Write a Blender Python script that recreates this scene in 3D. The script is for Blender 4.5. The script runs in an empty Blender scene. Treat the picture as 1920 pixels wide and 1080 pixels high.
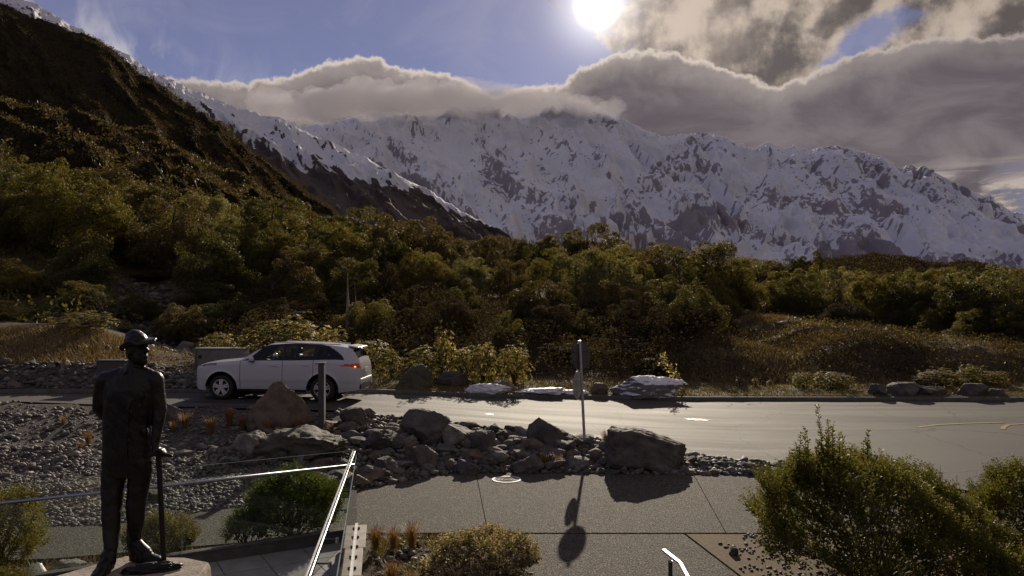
import bpy, bmesh, math, random
import numpy as np
from mathutils import Vector, Matrix, noise as mn

SC = bpy.context.scene
R = math.radians
# ------------------------------------------------------------------ camera, sky, sun, exposure
F, CZ, HY = 1507.0, 3.9, 560.0
cam_d = bpy.data.cameras.new('camera'); cam = bpy.data.objects.new('camera', cam_d)
SC.collection.objects.link(cam); SC.camera = cam
cam.location = (0, 0, CZ); cam.rotation_euler = (R(90), 0, 0)
cam_d.sensor_width = 36; cam_d.lens = F / 1920 * 36; cam_d.shift_y = 20 / 1920
cam_d.clip_start = .1; cam_d.clip_end = 60000

SUN_AZ = math.atan2(1120 - 960, F)
SUN_EL = R(19.95)
SUN_V = Vector((math.sin(SUN_AZ) * math.cos(SUN_EL), math.cos(SUN_AZ) * math.cos(SUN_EL), math.sin(SUN_EL)))
sun_d = bpy.data.lights.new('sun', 'SUN'); sun = bpy.data.objects.new('sun', sun_d)
SC.collection.objects.link(sun)
sun_d.energy = 3.7; sun_d.angle = R(.5); sun_d.color = (1, .87, .69)
sun.rotation_euler = SUN_V.to_track_quat('Z', 'Y').to_euler()

VS = SC.view_settings
VS.view_transform = 'Standard'; VS.look = 'None'; VS.gamma = 1; VS.use_curve_mapping = False
VS.exposure = 0.58
SKY_STRENGTH = .10
CLOUD_GAIN = 1.0
HAZE_DENSITY = 0

SC.cycles.max_bounces = 6; SC.cycles.transparent_max_bounces = 12; SC.cycles.volume_bounces = 0
SC.cycles.use_denoising = True
SC.cycles.sample_clamp_indirect = 4.0

class NB:
    """small node builder"""
    def __init__(s, tree): s.t = tree; s.t.nodes.clear()
    def n(s, typ, **kw):
        nd = s.t.nodes.new(typ)
        for k, v in kw.items(): setattr(nd, k, v)
        return nd
    def put(s, sock, v):
        if hasattr(v, 'is_output') or isinstance(v, bpy.types.NodeSocket): s.t.links.new(v, sock)
        else:
            if hasattr(sock.default_value, '__len__') and not hasattr(v, '__len__'): v = (v,) * len(sock.default_value)
            if hasattr(v, '__len__') and len(sock.default_value) == 4 and len(v) == 3: v = (*v, 1)
            sock.default_value = v
    def m(s, op, a, b=0.0, c=None, clamp=False):
        nd = s.n('ShaderNodeMath', operation=op, use_clamp=clamp)
        s.put(nd.inputs[0], a); s.put(nd.inputs[1], b)
        if c is not None: s.put(nd.inputs[2], c)
        return nd.outputs[0]
    def step(s, v, lo, hi, a=0.0, b=1.0):
        nd = s.n('ShaderNodeMapRange', interpolation_type='SMOOTHSTEP')
        for i, x in enumerate((v, lo, hi, a, b)): s.put(nd.inputs[i], x)
        return nd.outputs[0]
    def mix(s, f, a, b, typ='MIX'):
        nd = s.n('ShaderNodeMix', data_type='RGBA', blend_type=typ)
        s.put(nd.inputs[0], f); s.put(nd.inputs[6], a); s.put(nd.inputs[7], b)
        return nd.outputs[2]
    def noise(s, vec, scale, detail=4, rough=.55, dist=0.0, out=0, dim='3D'):
        nd = s.n('ShaderNodeTexNoise', noise_dimensions=dim)
        if vec is not None: s.put(nd.inputs['Vector'], vec)
        s.put(nd.inputs['Scale'], scale); s.put(nd.inputs['Detail'], detail); s.put(nd.inputs['Roughness'], rough); s.put(nd.inputs['Distortion'], dist)
        return nd.outputs[out]
    def vor(s, vec, scale, feature='F1', out=0, rnd=1.0):
        nd = s.n('ShaderNodeTexVoronoi', feature=feature)
        if vec is not None: s.put(nd.inputs['Vector'], vec)
        s.put(nd.inputs['Scale'], scale); s.put(nd.inputs['Randomness'], rnd)
        return nd.outputs[out]
    def vmul(s, v, xyz):
        nd = s.n('ShaderNodeVectorMath', operation='MULTIPLY'); s.put(nd.inputs[0], v); s.put(nd.inputs[1], xyz); return nd.outputs[0]
    def curve(s, v, pts):
        nd = s.n('ShaderNodeFloatCurve'); c = nd.mapping.curves[0]
        nd.mapping.use_clip = False
        while len(c.points) > 2: c.points.remove(c.points[1])
        c.points[0].location = pts[0]; c.points[-1].location = pts[-1]
        for p in pts[1:-1]: c.points.new(*p)
        for p in c.points: p.handle_type = 'VECTOR'
        nd.mapping.update(); s.put(nd.inputs['Value'], v)
        return nd.outputs[0]

# ---- world: Nishita sky, clouds laid out by direction (azimuth, elevation)
world = bpy.data.worlds.new('World'); SC.world = world; world.use_nodes = True
B = NB(world.node_tree)
sky = B.n('ShaderNodeTexSky', sky_type='NISHITA', sun_disc=False)
sky.sun_elevation = SUN_EL; sky.sun_rotation = SUN_AZ
sky.altitude = 760; sky.air_density = .55; sky.dust_density = .05; sky.ozone_density = 6.0
def azel(px, py):
    a = math.atan2(px - 960, F)
    return a, math.atan((HY - py) / F * math.cos(a))
gen = B.n('ShaderNodeTexCoord').outputs['Generated']
sep = B.n('ShaderNodeSeparateXYZ'); B.put(sep.inputs[0], gen)
dx, dy, dz = sep.outputs
az = B.m('ARCTAN2', dx, dy)
el = B.m('ARCSINE', dz)
t_az = B.m('MULTIPLY_ADD', az, 1 / 1.6, .5, clamp=True)
comb = B.n('ShaderNodeCombineXYZ'); B.put(comb.inputs[0], az); B.put(comb.inputs[1], el)
P2 = comb.outputs[0]
cap_px = [(-700, 190), (-100, 180), (250, 170), (320, 141), (370, 139), (430, 160), (500, 143), (570, 134), (600, 115), (650, 108), (710, 112), (750, 124),
          (800, 134), (850, 137), (890, 158), (930, 178), (965, 166), (1010, 158), (1060, 145), (1110, 117), (1170, 93), (1230, 98),
          (1300, 106), (1380, 138), (1470, 162), (1540, 128), (1600, 98), (1680, 78), (1760, 66), (1920, 62), (2300, 40), (2800, 60)]
cpts = []
for px, py in cap_px:
    a, e = azel(px, py); cpts.append((min(1, max(0, a / 1.6 + .5)), e / .5))
cap_top = B.m('MULTIPLY', B.curve(t_az, cpts), .5)
wob = B.m('SUBTRACT', B.noise(P2, 26, 5, .55, dim='2D'), .5)
wob2 = B.m('SUBTRACT', B.noise(P2, 75, 5, .6, dim='2D'), .5)
depth = B.m('SUBTRACT', B.m('MULTIPLY_ADD', wob2, .013, B.m('MULTIPLY_ADD', wob, .022, cap_top)), el)       # >0 inside the cap cloud
cap_m = B.step(depth, -.0015, .0045)
rim = B.m('ADD', B.m('MULTIPLY', B.m('SUBTRACT', 1, B.step(depth, .000, .010)), .75), B.m('MULTIPLY', B.m('SUBTRACT', 1, B.step(depth, .002, .042)), .25))
rim = B.m('MULTIPLY', rim, B.m('MULTIPLY_ADD', B.m('SUBTRACT', 1, B.step(B.m('ABSOLUTE', az), R(10), R(30))), .5, .5))
# how near to the sun
dt = B.n('ShaderNodeVectorMath', operation='DOT_PRODUCT'); B.put(dt.inputs[0], gen); dt.inputs[1].default_value = SUN_V
sang = B.m('ARCCOSINE', B.m('MINIMUM', dt.outputs['Value'], .999999))
glow = B.m('POWER', 2.718, B.m('MULTIPLY', sang, -13))
warp = B.noise(B.vmul(P2, (1, 1.5, 1)), 11, 8, .62, 0, dim='2D')
capnz = B.step(B.noise(B.vmul(P2, (1, 2.2, 1)), 8, 7, .58, .4, dim='2D'), .3, .7)
# cap: smooth wind-drawn stratus, darker inside, bright edge against the sun
cap_c = B.mix(capnz, (.082, .069, .078), (.140, .119, .125))
cap_c = B.mix(rim, cap_c, (.56, .48, .41))
low = B.step(el, R(6.0), R(9.5))                                       # brighter, streaky breaks low over the right of the range
streak = B.noise(B.vmul(P2, (1, 5, 1)), 11, 5, .6, .4, dim='2D')
right = B.step(az, R(23), R(29))
lowm = B.m('MULTIPLY', B.m('SUBTRACT', 1, low), right)
cap_c = B.mix(B.m('MULTIPLY', lowm, B.step(streak, .42, .62)), cap_c, (.36, .31, .28))
cap_c = B.mix(B.m('MULTIPLY', B.m('MULTIPLY', lowm, B.step(az, R(30), R(33))), B.step(streak, .50, .42)), cap_c, (.13, .14, .22))
# upper cloud: billowy, right of the sun, a blue hole in it
up_px = [(-700, 0), (1040, .0), (1110, .15), (1165, .55), (1230, .90), (1330, 1), (2800, 1)]
up = B.curve(t_az, [(min(1, max(0, azel(p, 0)[0] / 1.6 + .5)), v) for p, v in up_px])
ha, he = azel(1640, 62)
hx = B.m('DIVIDE', B.m('SUBTRACT', az, ha), .046); hy = B.m('DIVIDE', B.m('SUBTRACT', B.m('MULTIPLY_ADD', az, -.45, el), he - .45 * ha), .020)
hd = B.m('SQRT', B.m('ADD', B.m('MULTIPLY', hx, hx), B.m('MULTIPLY', hy, hy)))
hole = B.m('MULTIPLY_ADD', B.step(B.m('ADD', hd, B.m('MULTIPLY', B.m('SUBTRACT', warp, .5), 3.4)), .45, 1.30), .86, .14)
up_m = B.m('MULTIPLY', B.m('MULTIPLY', B.step(B.m('MULTIPLY_ADD', warp, 1.5, B.m('MULTIPLY', up, .85)), 1.02, 1.24), hole), B.step(el, R(80), R(30)))
q2 = B.n('ShaderNodeVectorMath', operation='ADD'); B.put(q2.inputs[0], P2); q2.inputs[1].default_value = (-.020, .014, 0)
def puff(v): return B.m('MULTIPLY_ADD', B.noise(v, 10, 9, .56, 0, dim='2D'), .86, B.m('MULTIPLY', B.noise(v, 30, 6, .55, 0, dim='2D'), .14))
pa, pb = puff(P2), puff(q2.outputs[0])
lit = B.step(B.m('SUBTRACT', pa, pb), -.10, .11)
up_c = B.mix(B.m('MULTIPLY_ADD', lit, .62, B.m('MULTIPLY', B.step(pa, .38, .62), .38)), (.075, .064, .062), (.37, .305, .25))
# thin veils in the blue
wisp = B.m('MULTIPLY', B.step(B.noise(B.vmul(P2, (1, 1.5, 1)), 6, 6, .6, .8, dim='2D'), .45, .75), .22)
skyc = B.mix(1, sky.outputs[0], tuple(SKY_STRENGTH * c for c in (.96, .80, .80)), 'MULTIPLY')
skyc = B.mix(.66, skyc, (.135, .122, .165))
skyc = B.mix(wisp, skyc, (.26, .25, .31))
rpts = []                                                            # snow blown off the left-hand ridge
for px_, py_ in ((-700, -500), (0, -14), (120, 38), (200, 80), (340, 158), (450, 204), (620, 267), (2800, 900)):
    a_, e_ = azel(px_, py_); rpts.append((min(1, max(0, a_ / 1.6 + .5)), max(-1, e_) / .5))
rup = B.m('SUBTRACT', el, B.m('MULTIPLY', B.curve(t_az, rpts), .5))
spin = B.m('MULTIPLY', B.m('POWER', 2.718, B.m('MULTIPLY', B.m('MAXIMUM', rup, 0), -42)), B.step(B.noise(B.vmul(P2, (1, .55, 1)), 24, 6, .6, .5, dim='2D'), .40, .72))
skyc = B.mix(B.m('MULTIPLY', spin, B.m('MULTIPLY', B.step(az, R(-10), R(-17)), .75)), skyc, (.42, .39, .40))
col = B.mix(up_m, skyc, up_c)
gl = B.mix(1, (.26, .22, .20), glow, 'MULTIPLY')
col = B.mix(1, col, gl, 'ADD')
col = B.mix(cap_m, col, cap_c)
disc = B.m('ADD', B.m('POWER', B.step(sang, R(2.3), R(.25)), 3.0), B.m('MULTIPLY', B.m('POWER', B.step(sang, R(6.5), R(0)), 3.0), .09))
sc2 = B.mix(1, (5, 4.8, 4.4), disc, 'MULTIPLY')
col = B.mix(1, col, sc2, 'ADD')
# below the horizon: plain ground-coloured
col = B.mix(B.step(el, R(-.2), R(-3)), col, (.06, .055, .05))
bg = B.n('ShaderNodeBackground'); B.put(bg.inputs[0], col); bg.inputs[1].default_value = CLOUD_GAIN
wo = B.n('ShaderNodeOutputWorld'); B.t.links.new(bg.outputs[0], wo.inputs[0])
world.cycles.sampling_method = 'MANUAL'; world.cycles.sample_map_resolution = 1024

# ------------------------------------------------------------------ helpers
COL = SC.collection
def at(px, py, d): return Vector(((px - 960) / F * d, d, CZ - (py - HY) / F * d))
def tag(o, label=None, cat=None, group=None, kind=None):
    if label: o['label'] = label
    if cat: o['category'] = cat
    if group: o['group'] = group
    if kind: o['kind'] = kind
    return o
def link(name, me, parent=None, loc=None, rot=None, scale=None):
    o = bpy.data.objects.new(name, me); COL.objects.link(o)
    if parent: o.parent = parent
    if loc is not None: o.location = loc
    if rot is not None: o.rotation_euler = rot
    if scale is not None: o.scale = scale if hasattr(scale, '__len__') else (scale,) * 3
    return o
def empty(name, loc=(0, 0, 0), rz=0.0): 
    return link(name, None, None, loc, (0, 0, rz))
def mesh_np(name, V, Fq, mat=None, smooth=False, attrs=None, mats=None, mi=None):
    """V (n,3), Fq list of arrays (k,3) / (k,4)"""
    me = bpy.data.meshes.new(name)
    if not isinstance(Fq, (list, tuple)) or np.ndim(Fq[0][0]) == 0: Fq = [Fq]
    Fq = [np.asarray(f, dtype=np.int32) for f in Fq if len(f)]
    nl = sum(f.size for f in Fq); nf = sum(len(f) for f in Fq)
    V = np.asarray(V, dtype=np.float32)
    me.vertices.add(len(V)); me.vertices.foreach_set('co', V.ravel())
    me.loops.add(nl); me.loops.foreach_set('vertex_index', np.concatenate([f.ravel() for f in Fq]))
    tot = np.concatenate([np.full(len(f), f.shape[1], dtype=np.int32) for f in Fq])
    st = np.zeros(nf, dtype=np.int32); st[1:] = np.cumsum(tot)[:-1]
    me.polygons.add(nf); me.polygons.foreach_set('loop_start', st); me.polygons.foreach_set('loop_total', tot)
    if smooth: me.polygons.foreach_set('use_smooth', np.ones(nf, dtype=bool))
    for k, a in (attrs or {}).items():
        at_ = me.attributes.new(k, 'FLOAT', 'POINT'); at_.data.foreach_set('value', np.asarray(a, dtype=np.float32))
    for m in (mats or ([mat] if mat else [])): me.materials.append(m)
    if mi is not None: me.polygons.foreach_set('material_index', np.asarray(mi, dtype=np.int32))
    me.update(calc_edges=True); me.validate()
    return me
def grid_faces(nu, nv, wrap=False):
    i = np.arange(nu - 1)[:, None] * nv; j = np.arange(nv - (0 if wrap else 1))[None, :]
    j2 = (j + 1) % nv
    return np.stack([i + j, i + nv + j, i + nv + j2, i + j2], -1).reshape(-1, 4)
def bm_mesh(name, bm, mat, smooth=False):
    me = bpy.data.meshes.new(name); bm.normal_update(); bm.to_mesh(me); bm.free()
    if mat: me.materials.append(mat)
    if smooth: me.polygons.foreach_set('use_smooth', np.ones(len(me.polygons), dtype=bool))
    return me
def bbox(bm, c, s, rot=None, bevel=0.0):
    r = bmesh.ops.create_cube(bm, size=1); vs = r['verts']
    bmesh.ops.scale(bm, vec=s, verts=vs)
    if bevel:
        es = list({e for v in vs for e in v.link_edges})
        r2 = bmesh.ops.bevel(bm, geom=es, offset=bevel, segments=2, affect='EDGES', profile=.5); vs = list({v for f in r2['faces'] for v in f.verts} | {v for v in vs if v.is_valid})
    if rot is not None: bmesh.ops.rotate(bm, cent=(0, 0, 0), matrix=rot, verts=vs)
    bmesh.ops.translate(bm, vec=c, verts=vs)
def btube(bm, p0, p1, r0, r1=None, seg=10, caps=True):
    p0, p1 = Vector(p0), Vector(p1); r1 = r0 if r1 is None else r1
    d = p1 - p0
    mt = Matrix.Translation((p0 + p1) / 2) @ d.to_track_quat('Z', 'Y').to_matrix().to_4x4()
    bmesh.ops.create_cone(bm, cap_ends=caps, segments=seg, radius1=r0, radius2=r1, depth=d.length, matrix=mt)
def box_obj(name, c, s, mat, parent=None, rot=None, bevel=0.0):
    bm = bmesh.new(); bbox(bm, c, s, rot, bevel); return link(name, bm_mesh(name, bm, mat), parent)
def tube_obj(name, p0, p1, r0, mat, parent=None, r1=None, seg=12):
    bm = bmesh.new(); btube(bm, p0, p1, r0, r1, seg); return link(name, bm_mesh(name, bm, mat, False), parent)

# ---- vectorised gradient noise
_pr = np.random.RandomState(7); _perm = _pr.permutation(512); _perm = np.concatenate([_perm, _perm, _perm])
_ga = _pr.rand(512) * 2 * np.pi; _gx, _gy = np.cos(_ga), np.sin(_ga)
def pn(x, y):
    x = np.asarray(x, float); y = np.asarray(y, float)
    xi = np.floor(x).astype(int); yi = np.floor(y).astype(int); fx = x - xi; fy = y - yi
    u = fx * fx * fx * (fx * (fx * 6 - 15) + 10); v = fy * fy * fy * (fy * (fy * 6 - 15) + 10)
    def g(ix, iy, ax, ay):
        h = _perm[_perm[ix & 511] + (iy & 511)]; return _gx[h] * ax + _gy[h] * ay
    a = g(xi, yi, fx, fy); b = g(xi + 1, yi, fx - 1, fy); c = g(xi, yi + 1, fx, fy - 1); d = g(xi + 1, yi + 1, fx - 1, fy - 1)
    return (a + u * (b - a)) * (1 - v) + (c + u * (d - c)) * v
def fbm(x, y, o=5, g=.5, l=2.03):
    s = 0; a = 1; 
    for k in range(o): s = s + a * pn(x + 17.3 * k, y - 9.1 * k); x = x * l; y = y * l; a *= g
    return s * 1.4
def ridged(x, y, o=5, g=.5, l=2.03):
    s = 0; a = 1; w = 1
    for k in range(o):
        n = 1 - np.abs(pn(x + 31.7 * k, y + 11.9 * k)) * 1.9; n = np.clip(n, 0, 1) ** 2 * w
        s = s + a * n; w = np.clip(n * 1.6, 0, 1); x = x * l; y = y * l; a *= g
    return s / 1.8
def sstep(x, a, b): t = np.clip((x - a) / (b - a), 0, 1); return t * t * (3 - 2 * t)

# ------------------------------------------------------------------ materials
MATS = {}
def mat_new(name):
    m = bpy.data.materials.new(name); m.use_nodes = True; return m, NB(m.node_tree)
def finish(b, shader, disp=None):
    o = b.n('ShaderNodeOutputMaterial'); b.t.links.new(shader, o.inputs[0])
def principled(b, col, rough=.6, spec=.3, metal=0.0, normal=None, **kw):
    p = b.n('ShaderNodeBsdfPrincipled'); b.put(p.inputs['Base Color'], col); b.put(p.inputs['Roughness'], rough)
    b.put(p.inputs['Specular IOR Level'], spec); b.put(p.inputs['Metallic'], metal)
    if normal is not None: b.t.links.new(normal, p.inputs['Normal'])
    for k, v in kw.items(): b.put(p.inputs[k.replace('_', ' ')], v)
    return p.outputs[0]
def bump(b, h, strength=.5, dist=.02):
    n = b.n('ShaderNodeBump'); n.inputs['Strength'].default_value = strength; n.inputs['Distance'].default_value = dist
    b.t.links.new(h, n.inputs['Height']); return n.outputs[0]
def simple(name, c1, c2=None, scale=6, rough=.6, spec=.3, metal=0.0, bmp=.0, bscale=40, coord='Object', **kw):
    m, b = mat_new(name)
    v = b.n('ShaderNodeTexCoord').outputs[coord]
    c2 = c2 or tuple(x * .7 for x in c1)
    col = b.mix(b.step(b.noise(v, scale, 6, .6), .3, .7), c1, c2)
    nrm = bump(b, b.noise(v, bscale, 5, .6), bmp, .01) if bmp else None
    finish(b, principled(b, col, rough, spec, metal, nrm, **kw)); return m

def leaf_mat(name, c1, c2, trans=.35, rough=.6, spec=.16, pale=None):
    m, b = mat_new(name)
    a = b.n('ShaderNodeAttribute', attribute_name='tint').outputs['Fac']
    oi = b.n('ShaderNodeObjectInfo').outputs['Random']
    f = b.m('MULTIPLY_ADD', oi, .5, b.m('MULTIPLY_ADD', a, .8, -.15), clamp=True)
    col = b.mix(f, c1, c2)
    if pale: col = b.mix(b.step(a, .52, .64), col, pale)
    p = principled(b, col, rough, spec)
    tr = b.n('ShaderNodeBsdfTranslucent'); b.put(tr.inputs[0], b.mix(1, col, (1.7, 1.5, .7), 'MULTIPLY'))
    mx = b.n('ShaderNodeMixShader'); mx.inputs[0].default_value = trans
    b.t.links.new(p, mx.inputs[1]); b.t.links.new(tr.outputs[0], mx.inputs[2])
    finish(b, mx.outputs[0]); return m
L_OLIVE = leaf_mat('leaf_olive', (.066, .064, .020), (.140, .122, .040), .45)
L_DARK = leaf_mat('leaf_dark', (.036, .041, .015), (.086, .080, .028), .42)
L_BROWN = leaf_mat('leaf_brown', (.054, .045, .020), (.105, .085, .036), .38)
L_PALE = leaf_mat('leaf_pale', (.105, .108, .050), (.19, .18, .085), .42)
L_ROSE = leaf_mat('leaf_rosette', (.08, .085, .025), (.19, .165, .06), .5, pale=(.40, .34, .18))
L_GREEN = leaf_mat('leaf_green', (.045, .070, .014), (.10, .115, .026), .4)
L_GOLD = leaf_mat('leaf_gold', (.075, .072, .018), (.125, .11, .03), .4)
L_NEAR = leaf_mat('leaf_near', (.046, .060, .014), (.145, .132, .038), .45, .55, .18)
L_FLOWER = leaf_mat('leaf_flowering', (.07, .08, .03), (.14, .13, .06), .35, pale=(.42, .33, .27))
L_SCRUB = leaf_mat('leaf_scrub', (.040, .032, .019), (.072, .056, .031), .22, .8, .04)
L_STRAW = leaf_mat('tussock_straw', (.17, .095, .045), (.30, .19, .09), .3)
L_DRY = leaf_mat('dry_grass', (.100, .074, .040), (.215, .160, .090), .22)
L_VERGE = leaf_mat('verge_grass', (.085, .075, .028), (.18, .15, .06), .25)
BARK = simple('bark', (.085, .07, .055), (.05, .04, .032), 8, .85, .2, bmp=.5, bscale=30)
BARK_PALE = simple('bark_pale', (.30, .27, .23), (.18, .155, .13), 8, .8, .2)

def rock_mat(name, c1, c2, c3=None, lich=(.20, .20, .14), scale=3.0):
    m, b = mat_new(name)
    v = b.n('ShaderNodeTexCoord').outputs['Object']; oi = b.n('ShaderNodeObjectInfo').outputs['Random']
    n1 = b.noise(v, scale, 8, .62, .3); n2 = b.noise(v, scale * 6, 6, .65)
    col = b.mix(b.step(n1, .35, .65), c1, c2)
    col = b.mix(b.m('MULTIPLY', b.step(n2, .58, .7), .6), col, lich)
    col = b.mix(oi, b.mix(1, col, (.62, .62, .64), 'MULTIPLY'), b.mix(1, col, (1.25, 1.2, 1.15), 'MULTIPLY'))
    h = b.m('ADD', b.m('MULTIPLY', n1, .6), b.m('MULTIPLY', n2, .4))
    finish(b, principled(b, col, .82, .3, 0, bump(b, h, .7, .05))); return m
ROCK = rock_mat('rock_grey', (.085, .080, .074), (.18, .165, .148))
ROCK_DARK = rock_mat('rock_dark', (.055, .050, .048), (.105, .095, .088), lich=(.13, .125, .10))
ROCK_MOSS = rock_mat('rock_mossy', (.066, .062, .044), (.125, .114, .082), lich=(.10, .105, .06))
ROCK_BROWN = rock_mat('rock_brown', (.075, .058, .046), (.145, .112, .088))
def stone_small(name):
    m, b = mat_new(name)
    a = b.n('ShaderNodeAttribute', attribute_name='tint').outputs['Fac']
    v = b.n('ShaderNodeTexCoord').outputs['Object']
    col = b.mix(a, (.034, .031, .029), (.185, .165, .142)); col = b.mix(b.m('MULTIPLY', b.noise(v, 30, 4), .5), col, (.12, .11, .10))
    finish(b, principled(b, col, .7, .35)); return m
PEBBLE = stone_small('pebble_mix')

def ground_mat():
    m, b = mat_new('ground_soil')
    v = b.n('ShaderNodeTexCoord').outputs['Object']
    n1 = b.noise(v, .35, 8, .6, .4); n2 = b.noise(v, 4, 8, .65); n3 = b.noise(v, 40, 4, .6)
    col = b.mix(b.step(n1, .35, .65), (.055, .040, .025), (.090, .066, .037))
    col = b.mix(b.step(n2, .5, .68), col, (.105, .078, .045)); col = b.mix(b.m('MULTIPLY', n3, .5), col, (.06, .05, .035))
    rk = b.n('ShaderNodeAttribute', attribute_name='stony').outputs['Fac']
    vr = b.vor(v, 16, out=1)
    g = b.n('ShaderNodeRGBToBW'); b.put(g.inputs[0], vr)
    st = b.mix(g.outputs[0], (.040, .036, .032), (.12, .108, .095)); st = b.mix(b.step(b.vor(v, 16, 'DISTANCE_TO_EDGE'), .0, .06), (.03, .028, .026), st)
    col = b.mix(rk, col, st)
    h = b.m('ADD', b.m('MULTIPLY', n2, .6), b.m('MULTIPLY', n3, .3))
    finish(b, principled(b, col, .9, .15, 0, bump(b, h, .9, .12))); return m
GROUND = ground_mat()
def path_mat():
    m, b = mat_new('exposed_aggregate')
    v = b.n('ShaderNodeTexCoord').outputs['Object']
    vc = b.vor(v, 26, out=1); g = b.n('ShaderNodeRGBToBW'); b.put(g.inputs[0], vc)
    ed = b.vor(v, 26, 'DISTANCE_TO_EDGE')
    big = b.noise(v, .9, 6, .6); stain = b.step(b.noise(v, 2.2, 7, .65), .58, .70)
    pb = b.mix(g.outputs[0], (.020, .018, .015), (.195, .172, .138))
    col = b.mix(b.step(ed, .02, .12), (.055, .05, .042), pb)
    col = b.mix(b.m('MULTIPLY', b.step(big, .4, .7), .45), col, (.075, .067, .055)); col = b.mix(b.m('MULTIPLY', stain, .4), col, (.045, .041, .036))
    finish(b, principled(b, col, .85, .15, 0, bump(b, b.step(ed, 0, .2), 1.0, .012))); return m
PATH = path_mat()
def road_mat():
    m, b = mat_new('asphalt_worn')
    v = b.n('ShaderNodeTexCoord').outputs['Object']
    st = b.noise(b.vmul(v, (.12, 1.6, 1)), 1.1, 7, .62, .6); pt = b.noise(b.vmul(v, (.5, 1, 1)), .6, 6, .6, .5); fn = b.noise(v, 90, 3, .6)
    col = b.mix(b.step(st, .40, .60), (.021, .019, .018), (.080, .069, .057)); pt2 = b.noise(b.vmul(v, (.35, 1, 1)), 1.7, 8, .66, 1.0); col = b.mix(b.m('MULTIPLY', b.step(pt2, .48, .62), .55), col, (.034, .032, .030))
    col = b.mix(b.m('MULTIPLY', b.step(pt, .5, .68), .6), col, (.036, .034, .032))
    col = b.mix(b.m('MULTIPLY', fn, .40), col, (.09, .082, .074))
    new = b.n('ShaderNodeAttribute', attribute_name='fresh').outputs['Fac']
    col = b.mix(new, col, b.mix(fn, (.052, .049, .046), (.080, .074, .068)))
    cv = b.n('ShaderNodeVectorMath', operation='ADD'); b.put(cv.inputs[0], v); b.put(cv.inputs[1], b.vmul(b.noise(v, 1.3, 6, .6, out=1), (.9, .9, 0)))
    crack = b.step(b.vor(cv.outputs[0], .30, 'DISTANCE_TO_EDGE'), .003, .010); col = b.mix(crack, (.016, .015, .015), col)
    rough = b.mix(st, (.86, .86, .86), (.66, .66, .66))
    finish(b, principled(b, col, rough, .22, 0, bump(b, b.m('ADD', b.m('MULTIPLY', fn, .5), st), .5, .015))); return m
ROAD = road_mat()
CONC = simple('concrete', (.27, .25, .225), (.19, .175, .16), 5, .8, .25, bmp=.3, bscale=60)
CONC_D = simple('concrete_dark', (.10, .095, .09), (.065, .06, .057), 5, .8, .25, bmp=.3, bscale=60)
PAVER = simple('paver_stone', (.23, .225, .215), (.165, .16, .155), 4, .75, .3, bmp=.2, bscale=80)
STEEL = simple('steel_brushed', (.36, .37, .41), (.29, .30, .33), 3, .40, .5, .9)
STEEL_D = simple('steel_dark', (.09, .09, .10), (.05, .05, .055), 3, .28, .5, .7)
ALU = simple('galvanised', (.42, .42, .44), (.32, .32, .335), 12, .45, .5, .5)
BRONZE = simple('bronze_dark', (.020, .017, .015), (.012, .011, .010), 9, .46, .4, .5, bmp=.3, bscale=26)
SIGN_BACK = simple('sign_back_grey', (.30, .30, .31), (.24, .24, .25), 6, .6, .4, .2)
SIGN_DARK = simple('sign_back_dark', (.07, .06, .065), (.05, .045, .048), 6, .5, .4)
TIMBER = simple('timber_grey', (.42, .39, .36), (.28, .255, .235), 5, .8, .2, bmp=.4, bscale=50)
BLACKP = simple('black_plastic', (.018, .018, .018), None, 6, .5, .4)
PAINT_Y = simple('road_paint_yellow', (.34, .22, .06), (.20, .14, .06), 8, .6, .3)
PAINT_W = simple('road_paint_white', (.72, .70, .66), (.55, .53, .5), 8, .6, .3)
BARKCHIP = simple('bark_mulch', (.15, .105, .055), (.085, .06, .032), 14, .9, .15, bmp=.9, bscale=30)
SNOWP = simple('snow_dirty', (.78, .78, .82), (.60, .58, .60), 7, .55, .3, bmp=.5, bscale=14)
def glass_mat():
    m, b = mat_new('clear_glass')
    fr = b.n('ShaderNodeFresnel'); fr.inputs[0].default_value = 1.5
    t = b.n('ShaderNodeBsdfTransparent'); t.inputs[0].default_value = (.93, .96, .94, 1)
    g = b.n('ShaderNodeBsdfGlossy'); g.inputs['Roughness'].default_value = .03
    mx = b.n('ShaderNodeMixShader'); b.put(mx.inputs[0], fr.outputs[0]); b.t.links.new(t.outputs[0], mx.inputs[1]); b.t.links.new(g.outputs[0], mx.inputs[2])
    finish(b, mx.outputs[0]); return m
GLASS = glass_mat()
GLASS_EDGE = simple('glass_edge', (.20, .27, .25), (.16, .22, .20), 4, .15, .5)

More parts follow.
